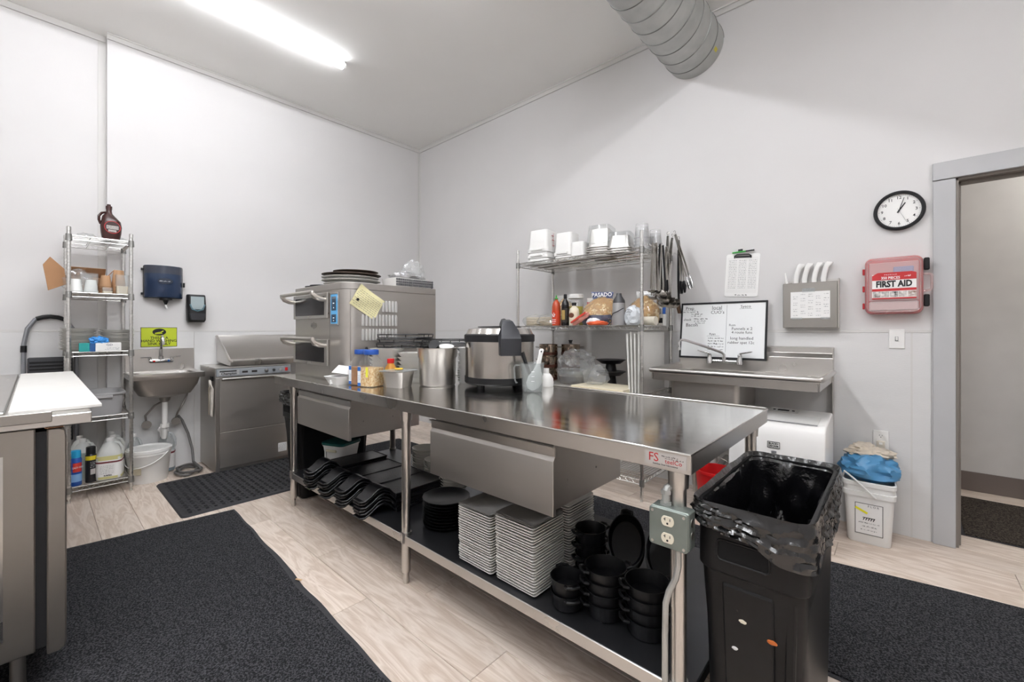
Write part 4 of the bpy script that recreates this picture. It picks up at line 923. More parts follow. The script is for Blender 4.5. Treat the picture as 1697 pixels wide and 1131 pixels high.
for s_, m_ in ((-1, 'red_plastic'), (1, 'deep_blue_print')):
    part('lever', MB().cyl((s_*.075, -.037, .974), (s_*.075, -.037, .99), .013, n=12).box(s_*.075-.008 if s_ > 0 else s_*.075-.065, -.047, .988, s_*.075+.065 if s_ > 0 else s_*.075+.008, -.032, .996), CHROME, fc, .002)
    part('index_dot', MB().cyl((s_*.05, -.0555, .96), (s_*.05, -.057, .96), .009, n=12), MATS[m_], fc)
part('strainer_cup', MB().lathe([(0, .664), (.04, .664), (.035, .635), (.02, .62), (0, .62)], 20), STEELD, hs_, loc=(0, -.2, 0))
PVC = mat('white_pvc', '#dcdad6', .45)
part('drain_pipe', MB().cyl((0, -.2, .62), (0, -.2, .40), .02, n=14).tube([(0, -.2, .42), (0, -.2, .35), (0, -.185, .32), (0, -.15, .315), (0, -.11, .33), (0, -.09, .36), (0, -.05, .37), (0, -.001, .37)], .019, 12), PVC, hs_)
part('slip_nut', MB().cyl((0, -.2, .405), (0, -.2, .435), .032, n=8).cyl((0, -.05, .37), (0, -.075, .37), .03, n=8), PVC, hs_)
for s_ in (-1, 1):
    part('shutoff_valve', MB().cyl((s_*.1, -.0, .42), (s_*.1, -.05, .42), .02, n=10).cyl((s_*.1, -.05, .42), (s_*.1, -.065, .42), .034, n=14), STEELD, hs_)
    part('supply_hose', MB().tube([(s_*.1, -.04, .44), (s_*.11, -.07, .5), (s_*.1+.05, -.08, .58), (s_*.06+.12, -.05, .64), (s_*.05+.14, -.04, .70)], .008, 8), STEELD, hs_)
# sign above it
sg = thing('hand_wash_sign', 'lime green hand washing notice with black letters above the hand sink', 'sign', (.0035, -2.752, 1.166), PI/2)
part('border', MB().box(-.125, -.002, -.085, .125, 0, .085), INK, sg, .001)
part('panel', MB().box(-.121, -.0035, -.081, .121, -.0021, .081), mat('lime_sign', '#b9c72a', .45), sg)
pic = part('pictogram', MB().prism([(.047*math.cos(2*PI*i/32), .045+.030*math.sin(2*PI*i/32)) for i in range(32)], -.0036, -.0042, 'y'), INK, sg)
part('hand_mark', MB().tube([(-.03, -.0044, .032), (-.012, -.0046, .038), (.01, -.0046, .042), (.028, -.0046, .055)], .005, 6).tube([(-.03, -.0044, .028), (0, -.0046, .03), (.02, -.0046, .033)], .004, 6), mat('lime_sign', '#b9c72a', .45), pic)
for k, s_ in enumerate(('THIS IS A', 'HAND WASHING', 'SINK ONLY')): text(s_, .031, INK, sg, (0, -.0038, -.007-k*.026), bold=.0005)
# towel and soap dispensers
td = thing('towel_dispenser', 'smoky blue paper towel dispenser on the left wall', 'dispenser', (.0005, -2.728, 1.51), PI/2)
part('back_plate', MB().box(-.135, -.045, -.005, .135, 0, .275), mat('smoke_black', '#26272b', .35), td, .01, seg=2)
n_ = 14
shell = [[(-.13+.26*i/n_, -.0455-.075*math.sin(PI*i/n_)**.6, z) for i in range(n_+1)] for z in (.0, .012, .25, .275)]
for j, k in ((0, .9), (3, .92)): shell[j] = [(x*.98, -.0455+(y_+.0455)*k, z) for x, y_, z in shell[j]]
sm = MB(); sm.loft([r_+[(.13, -.0452, r_[0][2]), (-.13, -.0452, r_[0][2])] for r_ in shell])
part('cover', sm, mat('smoky_blue_cover', '#25344d', .18, spec=.6), td)
part('top_band', MB().loft([[(-.131+.262*i/n_, -.046-.0765*math.sin(PI*i/n_)**.6, z) for i in range(n_+1)]+[(.131, -.0452, z), (-.131, -.0452, z)] for z in (.205, .272)]), mat('smoke_grey', '#3a3f4a', .2), td)
lg = part('maker_oval', MB().prism([(.052*math.cos(2*PI*i/28), .14+.026*math.sin(2*PI*i/28)) for i in range(28)], -.1208, -.1235, 'y'), mat('navy_oval', '#1b2536', .3), td)
scribble([(-.042, .042, .1355, .009)], mat('white_print', '#f2f2f2', .5), lg, RND, y=-.1237)
part('hinge_tab', MB().box(-.15, -.03, .23, -.135, -.015, .25).box(-.15, -.03, .02, -.135, -.015, .04), BLACKP, td, .002)
part('lock_tab', MB().box(.135, -.06, .1, .148, -.04, .14), BLACKP, td, .002)
part('feed_nozzle', MB().lathe([(0, -.005), (.045, -.005), (.045, -.02), (.02, -.024), (.008, -.06), (0, -.06)], 20), BLACKP, td, loc=(.01, -.07, 0))
part('paper_tail', MB().tube([(.01, -.07, -.058), (.012, -.071, -.075), (.02, -.074, -.092)], [.006, .007, .004], 7), PAPER, td)
sd = thing('soap_dispenser', 'black soap dispenser with a clear window on the left wall', 'dispenser', (.0005, -2.497, 1.30), PI/2)
part('body', MB().loft([ring(.12, .09, .02, 0, 4, 0, -.045), ring(.14, .105, .03, .02, 4, 0, -.053), ring(.145, .105, .03, .14, 4, 0, -.053), ring(.14, .09, .03, .24, 4, 0, -.045), ring(.13, .075, .02, .25, 4, 0, -.038)]), BLACKP, sd)
part('window', MB().prism([(-.05, .23), (-.05, .15), (-.03, .115), (.03, .115), (.05, .15), (.05, .23)], -.1065, -.1085, 'y'), mat('window_grey', '#9aa6a8', .2), sd, .001)
part('window_arc', MB().tube([(-.055, -.108, .16), (-.04, -.109, .115), (0, -.109, .1), (.04, -.109, .115), (.055, -.108, .16)], .006, 6), mat('teal_grey', '#51707a', .3), sd)
part('push_bar', MB().loft([ring(.1, .02, .008, .02, 4, 0, -.108), ring(.125, .022, .008, .08, 4, 0, -.11)]), mat('charcoal_plastic', '#2b2c30', .42), sd)

# ---------------- undercounter dishwasher ----------------
dw = thing('dishwasher', 'stainless undercounter dishwasher with a grey control strip by the left wall', 'dishwasher', (.006, -2.15, 0), PI/2)
part('cabinet', MB().box(-.305, -.49, .012, .305, 0, .895), STEELV, dw, .003)
part('top_panel', MB().box(-.308, -.5, .8952, .308, 0, .905), STEEL, dw, .002)
part('door', MB().box(-.275, -.508, .352, .275, -.4905, .815), STEELV, dw, .003)
part('door_grip', MB().prism([(-.508, .79), (-.53, .80), (-.532, .812), (-.508, .822)], -.265, .265, 'x'), STEEL, dw, .003)
part('kick_panel', MB().box(-.275, -.505, .04, .275, -.4905, .347), STEELV, dw, .003)
for s_ in (-1, 1): part('corner_post', MB().box(s_*.29-.015, -.507, .012, s_*.29+.015, -.4905, .815), STEEL, dw, .003)
cs = part('control_strip', MB().box(-.3, -.509, .828, .3, -.4905, .892), mat('grey_control', '#8e9296', .4), dw, .003)
bg = part('name_badge', MB().box(-.285, -.511, .838, -.13, -.5092, .882), mat('silver_badge', '#b5b6b7', .35, .4), cs)
text('Champion', .028, INK, bg, (-.208, -.5115, .851), bold=.0008)
part('badge_bar', MB().box(-.278, -.5118, .866, -.15, -.5111, .877), INK, bg)
for x in (-.085, -.01): part('display', MB().box(x-.022, -.511, .85, x+.022, -.5092, .868), mat('display_dark', '#33302f', .2), cs)
for x, m_, r0 in ((.085, CHROME, .016), (.15, INK, .011), (.205, CHROME, .014)): part('knob', MB().cyl((x, -.509, .86), (x, -.523, .86), r0, n=16), m_, cs)
part('power_switch', MB().box(.248, -.514, .845, .272, -.5092, .875), REDM, cs, .002)
rl = part('rating_label', MB().box(.19, -.5062, .09, .265, -.5052, .17), PAPER, dw)
scribble([(.196, .258, .10+i*.011, .006) for i in range(6)], GREYINK, rl, RND, y=-.5063)
# drainboard standing on it
db = thing('drainboard', 'stainless drainboard section with a backsplash lying on the dishwasher', 'drainboard', (.006, -1.985, .9062), PI/2)
part('backsplash', MB().prism([(-.001, .03), (-.012, .03), (-.012, .26), (-.001, .275)], -.34, .42, 'x'), STEEL, db, .002)
part('tray', MB().prism([(-.012, .03), (-.012, .04), (-.4, .012), (-.43, .045), (-.445, .04), (-.41, .001), (-.05, .02)], -.34, .42, 'x'), STEEL, db, .001)
part('end_wall', MB().prism([(-.012, .03), (-.43, .01), (-.44, .05), (-.012, .26)], -.345, -.3405, 'x'), STEEL, db)
part('rolled_rim', MB().tube([(-.345, -.02, .262), (-.345, -.25, .15), (-.345, -.43, .052), (-.33, -.447, .046), (.42, -.447, .046)], .012, 8), STEEL, db)
# rag hanging on the dishwasher corner
rgm = MB(); gx = 7; gz = 14
rgm.add([((i/6-.5)*.085*(1-.45*max(0, 1-j/4))+.006*math.sin(j*.9), -.006-.007*math.sin(i*1.6+j*.3)-(.01 if j < 3 else 0), -j*.024) for i in range(gx) for j in range(gz)], [(i*gz+j, (i+1)*gz+j, (i+1)*gz+j+1, i*gz+j+1) for i in range(gx-1) for j in range(gz-1)])
ra = thing('dish_rag', 'white rag hanging from a hook on the dishwasher side', 'rag', (.44, -2.462, .80), 0)
part('cloth', rgm, mat('off_white_cloth', '#dcd6cc', .9, var=.06, vscale=20), ra); part('hook', MB().box(-.02, -.012, -.01, .02, .003, .03), BLACKP, ra, .002)
part('stitch_strip', MB().box(-.032, -.021, -.3, -.012, -.0195, -.06), mat('beige_cloth', '#b9ac97', .9), ra)
# white pail, jugs and hose under the hand sink
pl_ = thing('pail', 'round white plastic pail under the hand sink', 'pail', (.25, -2.855, 0))
part('pail_body', MB().lathe([(0, 0), (.118, 0), (.122, .01), (.142, .215), (.146, .22), (.146, .235), (.15, .24), (.15, .262), (.144, .266), (.139, .262), (.136, .22), (.116, .012), (0, .01)], 40), WHITEP, pl_)
part('pail_lid', MB().lathe([(0, .252), (.13, .252), (.138, .262), (.141, .268), (.13, .268), (.124, .258), (0, .257)], 40), WHITEP, pl_)
part('bail', MB().tube([(.149*math.cos(a)*1.01, .149*math.sin(a)*1.01, .235-.10*max(0, math.sin(a-PI*1.25+PI*.0))) for a in [PI*1.25+PI*i/18 for i in range(19)]], .004, 6), WHITEP, pl_)
pt = part('pail_label', MB().box(-.03, -.002, -.03, .03, .002, .03), mat('beige_label', '#c4bba4', .7), pl_, loc=(.103, -.088, .11), rot=(0, 0, math.radians(50)))
jug((.06, -2.925, 0), PI/2-.6, CLR, 'pale jug on the floor behind the white pail, left one', False, .75, .10, .36, CLEARH)
jug((.07, -2.715, 0), PI/2-.3, BLU, 'blue jug on the floor right behind the white pail', True, .45, .12, .37, CLEARH)
hz = []
for i in range(64):
    a = 2*PI*i/30+.8; rr = .085+.02*math.sin(i*.35)
    hz.append((.26+rr*1.5*math.cos(a), -2.60+rr*.95*math.sin(a), .013+.011*(i/30)+.006*math.sin(i*.7)))
hz += [(.17, -2.54, .06), (.10, -2.535, .16), (.07, -2.56, .3), (.06, -2.6, .42), (.055, -2.63, .47)]
solo('hose', MB().tube(hz, .0105, 8), mat('grey_hose', '#5c5a58', .5), 'coiled grey hose on the floor between pail and dishwasher', 'hose')
# ---------------- wide rack by the right wall ----------------
BX, BY = 2.869, -.318
LB = [.15, .762, 1.262, 1.822]
shelving('wide four-tier chrome wire shelving against the right wall', (BX, BY, 0), 1.168, .515, 1.945, LB, 'y')
z2, z3, z4 = LB[1]+.002, LB[2]+.002, LB[3]+.002
# --- top tier
def white_tub(x, y, z, w_, d_, h, n, label, marks):
    body = vessel([(w_*.82, d_*.82, .03, h), (w_*.84, d_*.84, .03, h-.004), (w_*.90, d_*.90, .03, .034), (w_, d_, .03, .03), (w_, d_, .03, 0), (w_*.95, d_*.95, .03, 0), (w_*.8, d_*.8, .03, h-.006)], 4).mesh('tub_body', WHITEP)
    lug = MB().box(-w_*.28, -d_*.5-.012, .012, w_*.28, -d_*.5-.0005, .03).mesh('grip', WHITEP, .003)
    for i in range(n):
        t = thing('storage_tub', label % nth(i, n), 'tub', (x, y, z+i*.052), .1, 'upturned white storage tubs on the top tier')
        ob('tub_body', body, t); ob('grip', lug, t)
        if marks and i == n-1:
            part('red_scale', MB().box(w_*.47, -.003, .05, w_*.475, .0, h*.85).join(MB().box(w_*.475, -.02, .06, w_*.485, .015, .063).box(w_*.45, -.02, .11, w_*.475, .015, .113).box(w_*.43, -.02, .15, w_*.46, .015, .153)), REDINK, t)
white_tub(2.40, -.36, z4, .225, .225, .20, 3, 'upturned white tub, %s, of the tall left stack on the top tier', True)
white_tub(2.645, -.33, z4, .19, .19, .20, 2, 'upturned white tub, %s, of the second stack on the top tier', False)
white_tub(2.80, -.36, z4, .15, .15, .15, 1, 'small upturned white tub, %s and single, beside the steel pans', False)
PANC = mat('satin_pan', '#c9c7c3', .3, .85)
for (x, y, w_, d_, n, wh, hh) in ((3.0, -.34, .2, .26, 5, 'taller', .15), (3.2, -.39, .19, .2, 3, 'lower', .1)):
    pm2 = vessel([(w_*.78, d_*.78, .03, hh), (w_*.8, d_*.8, .03, hh-.003), (w_*.9, d_*.9, .03, .006), (w_, d_, .02, .004), (w_, d_, .02, 0), (w_*.88, d_*.88, .03, .001), (w_*.76, d_*.76, .03, hh-.005)], 5).mesh('pan', PANC)
    for i in range(n): tag(ob('steam_pan', pm2, None, (x, y, z4+i*.018), (0, 0, .25)), 'upturned steel pan, %s, of the %s pile on the top tier' % (nth(i, n), wh), 'pan', 'upturned steel pans on the top tier')
    t = thing('clear_cover', 'clear plastic cover over the %s pile of steel pans' % wh, 'cover', (x, y, z4+n*.018), .25)
    part('cover_wall', vessel([(w_*.86, d_*.86, .035, hh+.012), (w_*.88, d_*.88, .035, hh+.01), (w_*1.02, d_*1.02, .03, .012), (w_*1.0, d_*1.0, .03, .012)], 5), CLEAR, t)
for (x, y, r0, n, wh) in ((3.365, -.38, .055, 5, 'front'), (3.40, -.22, .05, 4, 'rear')):
    cme2 = MB().lathe([(0, .11), (r0*.82, .11), (r0, .004), (r0+.005, .004), (r0+.005, 0), (r0-.002, 0), (r0*.8, .107), (0, .107)], 26).mesh('cup', DELI)
    for i in range(n): tag(ob('clear_tub', cme2, None, (x, y, z4+i*.026)), 'clear plastic deli tub, %s, of the %s stack on the top tier' % (nth(i, n), wh), 'tub', 'upturned clear deli tubs on the top tier')
# --- second tier
TORT = mat('flour_tortilla', '#d8cab2', .75, var=.08, vscale=18)
for k, (x, rx) in enumerate(((2.32, .11), (2.50, .13))):
    t = thing('tortilla_bag', ['flat bag of flour tortillas at the left end of the second tier', 'larger flat bag of flour tortillas beside the sauce bottles'][k], 'bag', (x, -.37, z3), k*.2)
    mb = MB(); 
    for i in range(7): mb.lathe([(0, .004+i*.011), (rx*.8, .004+i*.011), (rx*.82+.005*(i % 2), .009+i*.011), (rx*.8, .014+i*.011), (0, .014+i*.011)], 24)
    part('tortillas', mb, TORT, t); part('bag_film', crumple(rx*1.02, .14, .06, 50+k, .2, 3), FILM, t)
def squeeze(name, label, x, y, r, h, m, capm, capp, lab=None, neck=.35):
    t = thing(name, label, 'bottle', (x, y, z3))
    part('bottle_body', MB().lathe([(0, 0), (r*.94, 0), (r, .006), (r, h*.62), (r*.85, h*.74), (r*neck, h*.84), (r*neck, h*.87), (0, h*.87)], 24), m, t)
    part('cap', MB().lathe([(0, h*.8701)]+[(r*a, h*b) for a, b in capp]+[(0, h*capp[-1][1])], 18), capm, t)
    if lab: 
        l = part('label_band', MB().lathe([(r+.0003, h*lab[1]), (r+.0008, h*lab[1]), (r+.0008, h*lab[2]), (r+.0003, h*lab[2])], 24), lab[0], t)
        if len(lab) > 3: part('label_mark', lab[3], lab[4], l, stuff=True)
    return t
WPR = mat('white_print', '#f2f2f2', .5)
roost = MB().tube([(-.014, -.0375, .10), (-.004, -.0385, .078), (.004, -.0385, .076), (.014, -.0375, .1), (.006, -.038, .09), (0, -.0385, .112)], .003, 5).box(-.02, -.038, .05, .02, -.0345, .054).box(-.02, -.038, .035, .02, -.0345, .039).box(-.015, -.038, .02, .015, -.0355, .023)
squeeze('chili_sauce', 'red chili sauce bottle with a green nozzle cap on the second tier', 2.655, -.51, .037, .26, mat('chili_red', '#a8401f', .3), mat('green_cap', '#3b8f3a', .4), [(.42, .87), (.42, .9), (.18, .92), (.12, 1.0)], (mat('chili_label', '#b8391b', .35), .05, .5, roost, WPR))
squeeze('soy_sauce', 'black bottle with a narrow neck beside the chili sauce', 2.74, -.50, .033, .265, mat('soy_black', '#151314', .2), BLACKP, [(.42, .87), (.42, .98), (.38, 1.0)], (mat('dark_label', '#2a2420', .5), .1, .55, MB().box(-.012, -.0345, .05, .02, -.032, .13), mat('gold_print', '#a58a4f', .5)))
squeeze('mayo_bottle', 'cream squeeze bottle with a dark cap and brown label on the second tier', 2.832, -.505, .041, .19, mat('cream_sauce', '#e2d9c4', .4), INK, [(.45, .87), (.45, 1.0)], (mat('cream_label', '#ded3bb', .5), .1, .6, MB().prism([(.024*math.cos(2*PI*i/20), .085+.02*math.sin(2*PI*i/20)) for i in range(20)], -.0425, -.0385, 'y'), mat('brown_print', '#5f3524', .5)))
pj = thing('pickle_jar', 'wide jar of yellow peppers with a white lid behind the bottles', 'jar', (2.76, -.37, z3))
part('jar_body', MB().lathe([(0, 0), (.06, 0), (.065, .006), (.065, .2), (.058, .215), (.058, .235), (0, .235)], 28), CLEAR, pj)
part('contents', MB().lathe([(0, .004), (.0625, .006), (.0625, .165), (0, .165)], 28), mat('pepper_yellow', '#b3a429', .35, var=.2, vscale=30), pj)
part('screw_lid', MB().lathe([(0, .235), (.066, .235), (.067, .265), (.063, .27), (0, .27)], 28), WHITEP, pj)
bx_ = thing('carton', 'white carton with a red stripe behind the pepper jar', 'box', (2.875, -.175, z3), .3)
part('carton_body', MB().box(-.09, -.08, 0, .09, .08, .24), mat('white_carton', '#e3e0dc', .6), bx_, .002)
part('red_stripe', MB().box(-.0905, -.0805, .18, .0905, .0805, .205), REDINK, bx_); text('12', .03, INK, bx_, (-.045, -.0812, .13))
CHIPS = mat('tortilla_chips', '#dcb56c', .7, vscale=30, col2='#f1dcae')
CRUMB_SHADE = mat('chip_shadow', '#a8772f', .8, vscale=22, col2='#c99a4c', bump=.9, bscale=26)  # crumbs coloured darker as the shade between the chips
NAVY = mat('navy_bag_print', '#25305e', .35); FRED = mat('red_bag_print', '#bf3a2a', .4)
def chip_bag(x, y, w_, d_, h, rz, label, seed, band=True, txt=None, lean=0.):
    t = thing('chip_bag', label, 'bag', (x, y, z3), rz)
    cr = crumple(w_, d_, h/1.75, seed, .16, 1.8, 4, ridge=False)
    cr.v = [(x_*(1-.45*max(0, z_/h-.45)), y_*(1-.6*max(0, z_/h-.4))+lean*z_, z_) for x_, y_, z_ in cr.v]
    part('shaded_crumbs', cr, CRUMB_SHADE, t)
    ch = MB(); rq = random.Random(seed)
    for q in range(150):
        v_ = Vector(rq.choice(cr.v)); n_ = Vector((v_.x/w_, v_.y/d_, (v_.z-h*.4)/h*1.5)).normalized(); u_ = n_.orthogonal().normalized(); w2 = n_.cross(u_); a0 = rq.uniform(0, 6.3); s2 = rq.uniform(.014, .022); tl = rq.uniform(-.5, .5)
        ps3 = [v_*.985+(u_*math.cos(a0+k*2.1)+w2*math.sin(a0+k*2.1))*s2+n_*(.003+tl*s2*math.cos(k*2.1)*.5) for k in range(3)]
        ch.add(ps3+[p_-n_*.0015 for p_ in ps3], [(0, 1, 2), (5, 4, 3), (0, 3, 4, 1), (1, 4, 5, 2), (2, 5, 3, 0)])
    part('chips', ch, CHIPS, t, stuff=True, smooth=False)
    sh_ = MB(); keep = [f for f in cr.f if all(cr.v[i][2] < h*.38 for i in f)]
    sh_.add([(a*1.05, b*1.08, c) for a, b, c in cr.v], keep)
    if band: part('printed_band', sh_, NAVY, t)
    f2 = MB().add([(a*1.07, b*1.1, c*1.03) for a, b, c in cr.v], cr.f); part('bag_film', f2, FILM, t)
    part('bag_top', MB().loft([[(-w_*.5, -.012+lean*h, h*.93), (w_*.5, -.004+lean*h, h*.93), (w_*.5, .012+lean*h, h*.93), (-w_*.5, .014+lean*h, h*.93)], [(-w_*.62, .0+lean*h, h*1.18), (w_*.55, .02+lean*h, h*1.14), (w_*.55, .024+lean*h, h*1.14), (-w_*.62, .004+lean*h, h*1.18)]]), NAVY if txt else FILM, t)
    if txt: text(txt, .045, WPR, t, (0, -.016+lean*h, h*1.05), bold=.001)
    return t
chip_bag(3.02, -.40, .16, .1, .24, .15, 'big navy-printed bag of tortilla chips in the middle of the second tier', 61, True, 'PASADO', .15)
chip_bag(3.32, -.24, .13, .09, .235, -.2, 'clear bag of tortilla chips behind the white packet', 64, False)
chip_bag(2.54, -.22, .12, .08, .24, .3, 'navy-printed chip bag lying behind the chili sauce', 67, True)
pk = thing('red_packet', 'red and white snack packet leaning before the big chip bag', 'packet', (2.925, -.532, z3), .1)
part('packet_body', crumple(.085, .026, .03, 71, .25, 2.6).xf(Matrix.Translation((0, 0, .035)) @ Matrix.Rotation(-.55, 4, 'Y')), mat('pink_packet', '#c9877a', .4), pk); part('red_strip', MB().box(-.08, -.031, .028, .075, -.027, .042).xf(Matrix.Translation((0, 0, .035)) @ Matrix.Rotation(-.55, 4, 'Y')), FRED, pk); part('packet_tail', crumple(.06, .03, .035, 72, .2, 2.5).xf(Matrix.Translation((.1, 0, 0))), mat('packet_white', '#dfe0e2', .4), pk)
solo('orange_packet', crumple(.09, .035, .022, 74, .2, 2.5), mat('orange_bag_print', '#cf5a33', .4), 'flat orange packet lying at the shelf edge below the chip bag', 'packet', (3.07, -.535, z3))
th = thing('airpot', 'grey steel insulated jug with a dark conical top on the second tier', 'flask', (3.235, -.50, z3))
part('flask_body', MB().lathe([(0, 0), (.055, 0), (.056, .004), (.046, .17), (0, .17)], 28), mat('flask_grey', '#a9a8a8', .35, .5), th)
part('flask_top', MB().lathe([(0, .1702), (.046, .1702), (.044, .19), (.022, .225), (.018, .245), (0, .247)], 28), mat('flask_black', '#3a3a3d', .4), th)
part('wire_bail', MB().tube([(-.05, -.03, .06), (-.02, -.056, .09), (.02, -.056, .105), (.05, -.02, .13)], .003, 6), INK, th)
wp = thing('white_packet', 'crumpled white packet with black lettering beside the steel flask', 'packet', (3.345, -.49, z3), 0)
part('packet_body', crumple(.062, .05, .085, 77, .2, 1.8), mat('white_sack', '#d4d8dc', .45), wp, smooth=False)
part('oval_logo', MB().tube([(-.006+.026*math.cos(2*PI*i/20), -.055, .105+.011*math.sin(2*PI*i/20)) for i in range(20)], .0014, 5, True), INK, wp); scribble([(-.022, .012, .1, .01), (-.02, .012, .075, .006)], INK, wp, RND, y=-.0545)
solo('paper_roll', MB().cyl((-.07, 0, .034), (.07, 0, .034), .034, n=22), mat('cream_roll', '#e3dccb', .7), 'cream paper roll lying at the right end of the second tier', 'roll', (3.40, -.36, z3), -.1)
mk = thing('marker_cup', 'small white cup of blue and black markers at the right end of the second tier', 'cup', (3.428, -.155, z3))
part('cup', vessel([(.05, .05, .008, 0), (.055, .055, .008, .09), (.05, .05, .008, .09), (.045, .045, .008, .004)], 3), WHITEP, mk)
part('cup_print', MB().box(-.015, -.0283, .02, .015, -.0268, .06), INK, mk)
for k, (dx, c) in enumerate(((-.012, INK), (.006, mat('marker_blue', '#1f55a8', .4)), (.014, mat('marker_blue', '#1f55a8', .4)))): part('marker', MB().cyl((dx, .0, .006), (dx*1.4, .004*k, .135+.008*k), .007, n=10), c, mk)
# --- third tier: pots, wrapped bowls, boards
def stock(x, y, z, r, h, label, lid=False):
    t = thing('stock_pot', label, 'pot', (x, y, z), .8)
    part('pot_body', MB().lathe([(0, 0), (r*.96, 0), (r, .006), (r, h), (r+.004, h+.003), (r-.003, h+.003), (r-.003, .006), (0, .004)], 28), mat('polished_pot', '#b9a99a', .15, 1), t)
    for s_ in (-1, 1): part('loop_handle', MB().tube([(s_*r, -.03, h*.75), (s_*(r+.03), -.025, h*.78), (s_*(r+.03), .025, h*.78), (s_*r, .03, h*.75)], .005, 6), STEELD, t)
    part('copper_band', MB().lathe([(r+.0004, h*.1), (r+.0012, h*.1), (r+.0012, h*.35), (r+.0004, h*.35)], 28), mat('dark_copper', '#5b3a30', .35, .7), t)
    if lid: part('lid_knob', MB().lathe([(0, h+.01), (.02, h+.01), (.012, h+.02), (.022, h+.04), (0, h+.042)], 14), BLACKP, t); part('lid', MB().lathe([(0, h+.003), (r-.001, h+.0035), (r*.5, h+.012), (0, h+.014)], 28), STEEL, t)
for i in range(3):
    stock(2.41, -.30, z2+i*.113, .085, .105, ['lowest polished steel pot of the left pile on the third tier', 'middle polished steel pot of the left pile on the third tier', 'top polished steel pot of the left pile on the third tier'][i])
    stock(2.565, -.165, z2+i*.113, .088, .105, ['lowest steel pot of the pile beside the wrapped bowl', 'middle steel pot of the pile beside the wrapped bowl', 'lidded steel pot topmost of the pile beside the wrapped bowl'][i], i == 2)
gbw = thing('glass_bowl', 'clear plastic bowl wrapped in film on the third tier', 'bowl', (2.735, -.37, z2))
part('bowl_wall', MB().lathe([(0, 0), (.1, 0), (.112, .01), (.15, .12), (.155, .122), (.146, .122), (.106, .014), (0, .006)], 32), CLEARH, gbw)
part('contents', MB().lathe([(0, .008), (.105, .01), (.125, .07), (0, .075)], 28), mat('grey_brown_stuff', '#8a8078', .7, var=.2, vscale=30), gbw)
solo('plastic_bag', crumple(.16, .12, .10, 81, .28, 2.0, 4), FILM, 'big clear plastic bag with black print on top of the wrapped bowl', 'bag', (2.76, -.36, z2+.118))
solo('plastic_bag', crumple(.10, .1, .085, 83, .3, 2.0), FILM, 'smaller clear plastic bag on the cream board right of the wrapped bowl', 'bag', (3.02, -.47, z2+.032))
for k in range(2):
    t = thing('round_tray', ['lower black round tray behind the clear bag on the third tier', 'upper black round tray with foil behind the clear bag'][k], 'tray', (3.0, -.20, z2+.10*k+.08))
    part('tray_body', MB().lathe([(0, 0), (.08, 0), (.12, .03), (.125, .03), (.125, .034), (0, .008)], 28), BLACKP, t)
    part('stand', MB().lathe([(0, -.079 if k == 0 else -.065), (.05, -.079 if k == 0 else -.065), (.04, -.002), (0, -.002)], 18), BLACKP, t)
solo('cutting_board', MB().box(-.24, -.16, 0, .24, .16, .014), POLYC, 'lower cream cutting board lying flat on the third tier', 'cutting board', (3.11, -.50, z2), -.06, bev=.002)
solo('cutting_board', MB().box(-.23, -.15, 0, .23, .15, .013), POLYC, 'upper cream cutting board lying flat on the third tier', 'cutting board', (3.115, -.48, z2+.0146), -.02, bev=.002)
for k in range(4):
    solo('cutting_board', MB().box(-.0065, -.225, 0, .0065, .225, .45-.012*(k % 2)), POLY, ['standing white cutting board nearest the prep sink', 'second standing white cutting board from the prep sink', 'third standing white cutting board from the prep sink', 'standing white cutting board leaning farthest from the prep sink'][k], 'cutting board', (3.415-.024*k, -.32, z2), bev=.002, rot=(0, -.045*k*.35-.0, 0))
# --- utensils on the right end of the rack
hk = thing('hook_rail', 'steel rail with hooks on the right end of the wide shelving', 'rail', (3.487, -.318, 1.838))
part('rail', MB().cyl((.012, -.26, 0), (.012, .26, 0), .004, n=8), ZINC, hk)
for i in range(12): part('hook', MB().tube([(.012, -.24+i*.043, .004), (.022, -.24+i*.043, .002), (.024, -.24+i*.043, -.012), (.03, -.24+i*.043, -.014), (.034, -.24+i*.043, -.004)], .0018, 5), ZINC, hk)
UTEN = mat('utensil_steel', '#a6a29c', .2, 1)
def spoon(y, L_, r0, label, tilt, lad=False, blackh=False):
    t = thing('ladle' if lad else 'serving_spoon', label, 'ladle' if lad else 'spoon', (3.515+.018*(int(abs(y)*1000) % 3), y, 1.835), 0, 'steel spoons and ladles hung on the rack end'); t.rotation_euler = (tilt, 0, 1.15)
    part('handle', MB().box(-.0015, -.0085, -L_, .0015, .0085, .01), BLACKP if blackh else UTEN, t, .0007)
    bw_ = MB().lathe([(0, 0), (r0*.6, .004), (r0, .018), (r0*.96, .019), (r0*.55, .007), (0, .003)], 16, sy=1.0 if lad else 1.45)
    part('bowl', bw_, UTEN, t, loc=(.012, 0, -L_-r0*.8), rot=(0, 0 if lad else PI/2-.3, 0))
names = ['front-most', 'second', 'third', 'fourth', 'fifth', 'sixth', 'seventh', 'eighth', 'ninth', 'tenth', 'eleventh', 'twelfth']
for i in range(12): spoon(-.565+i*.019, .315+.022*(i % 4), .036+.005*(i % 2), 'steel %s, %s from the shelving front, hanging on the rack end' % (('ladle', 'serving spoon')[i % 2], names[i]), (.06, -.03, .1, -.08)[i % 4], i % 2 == 0, i in (4, 7))
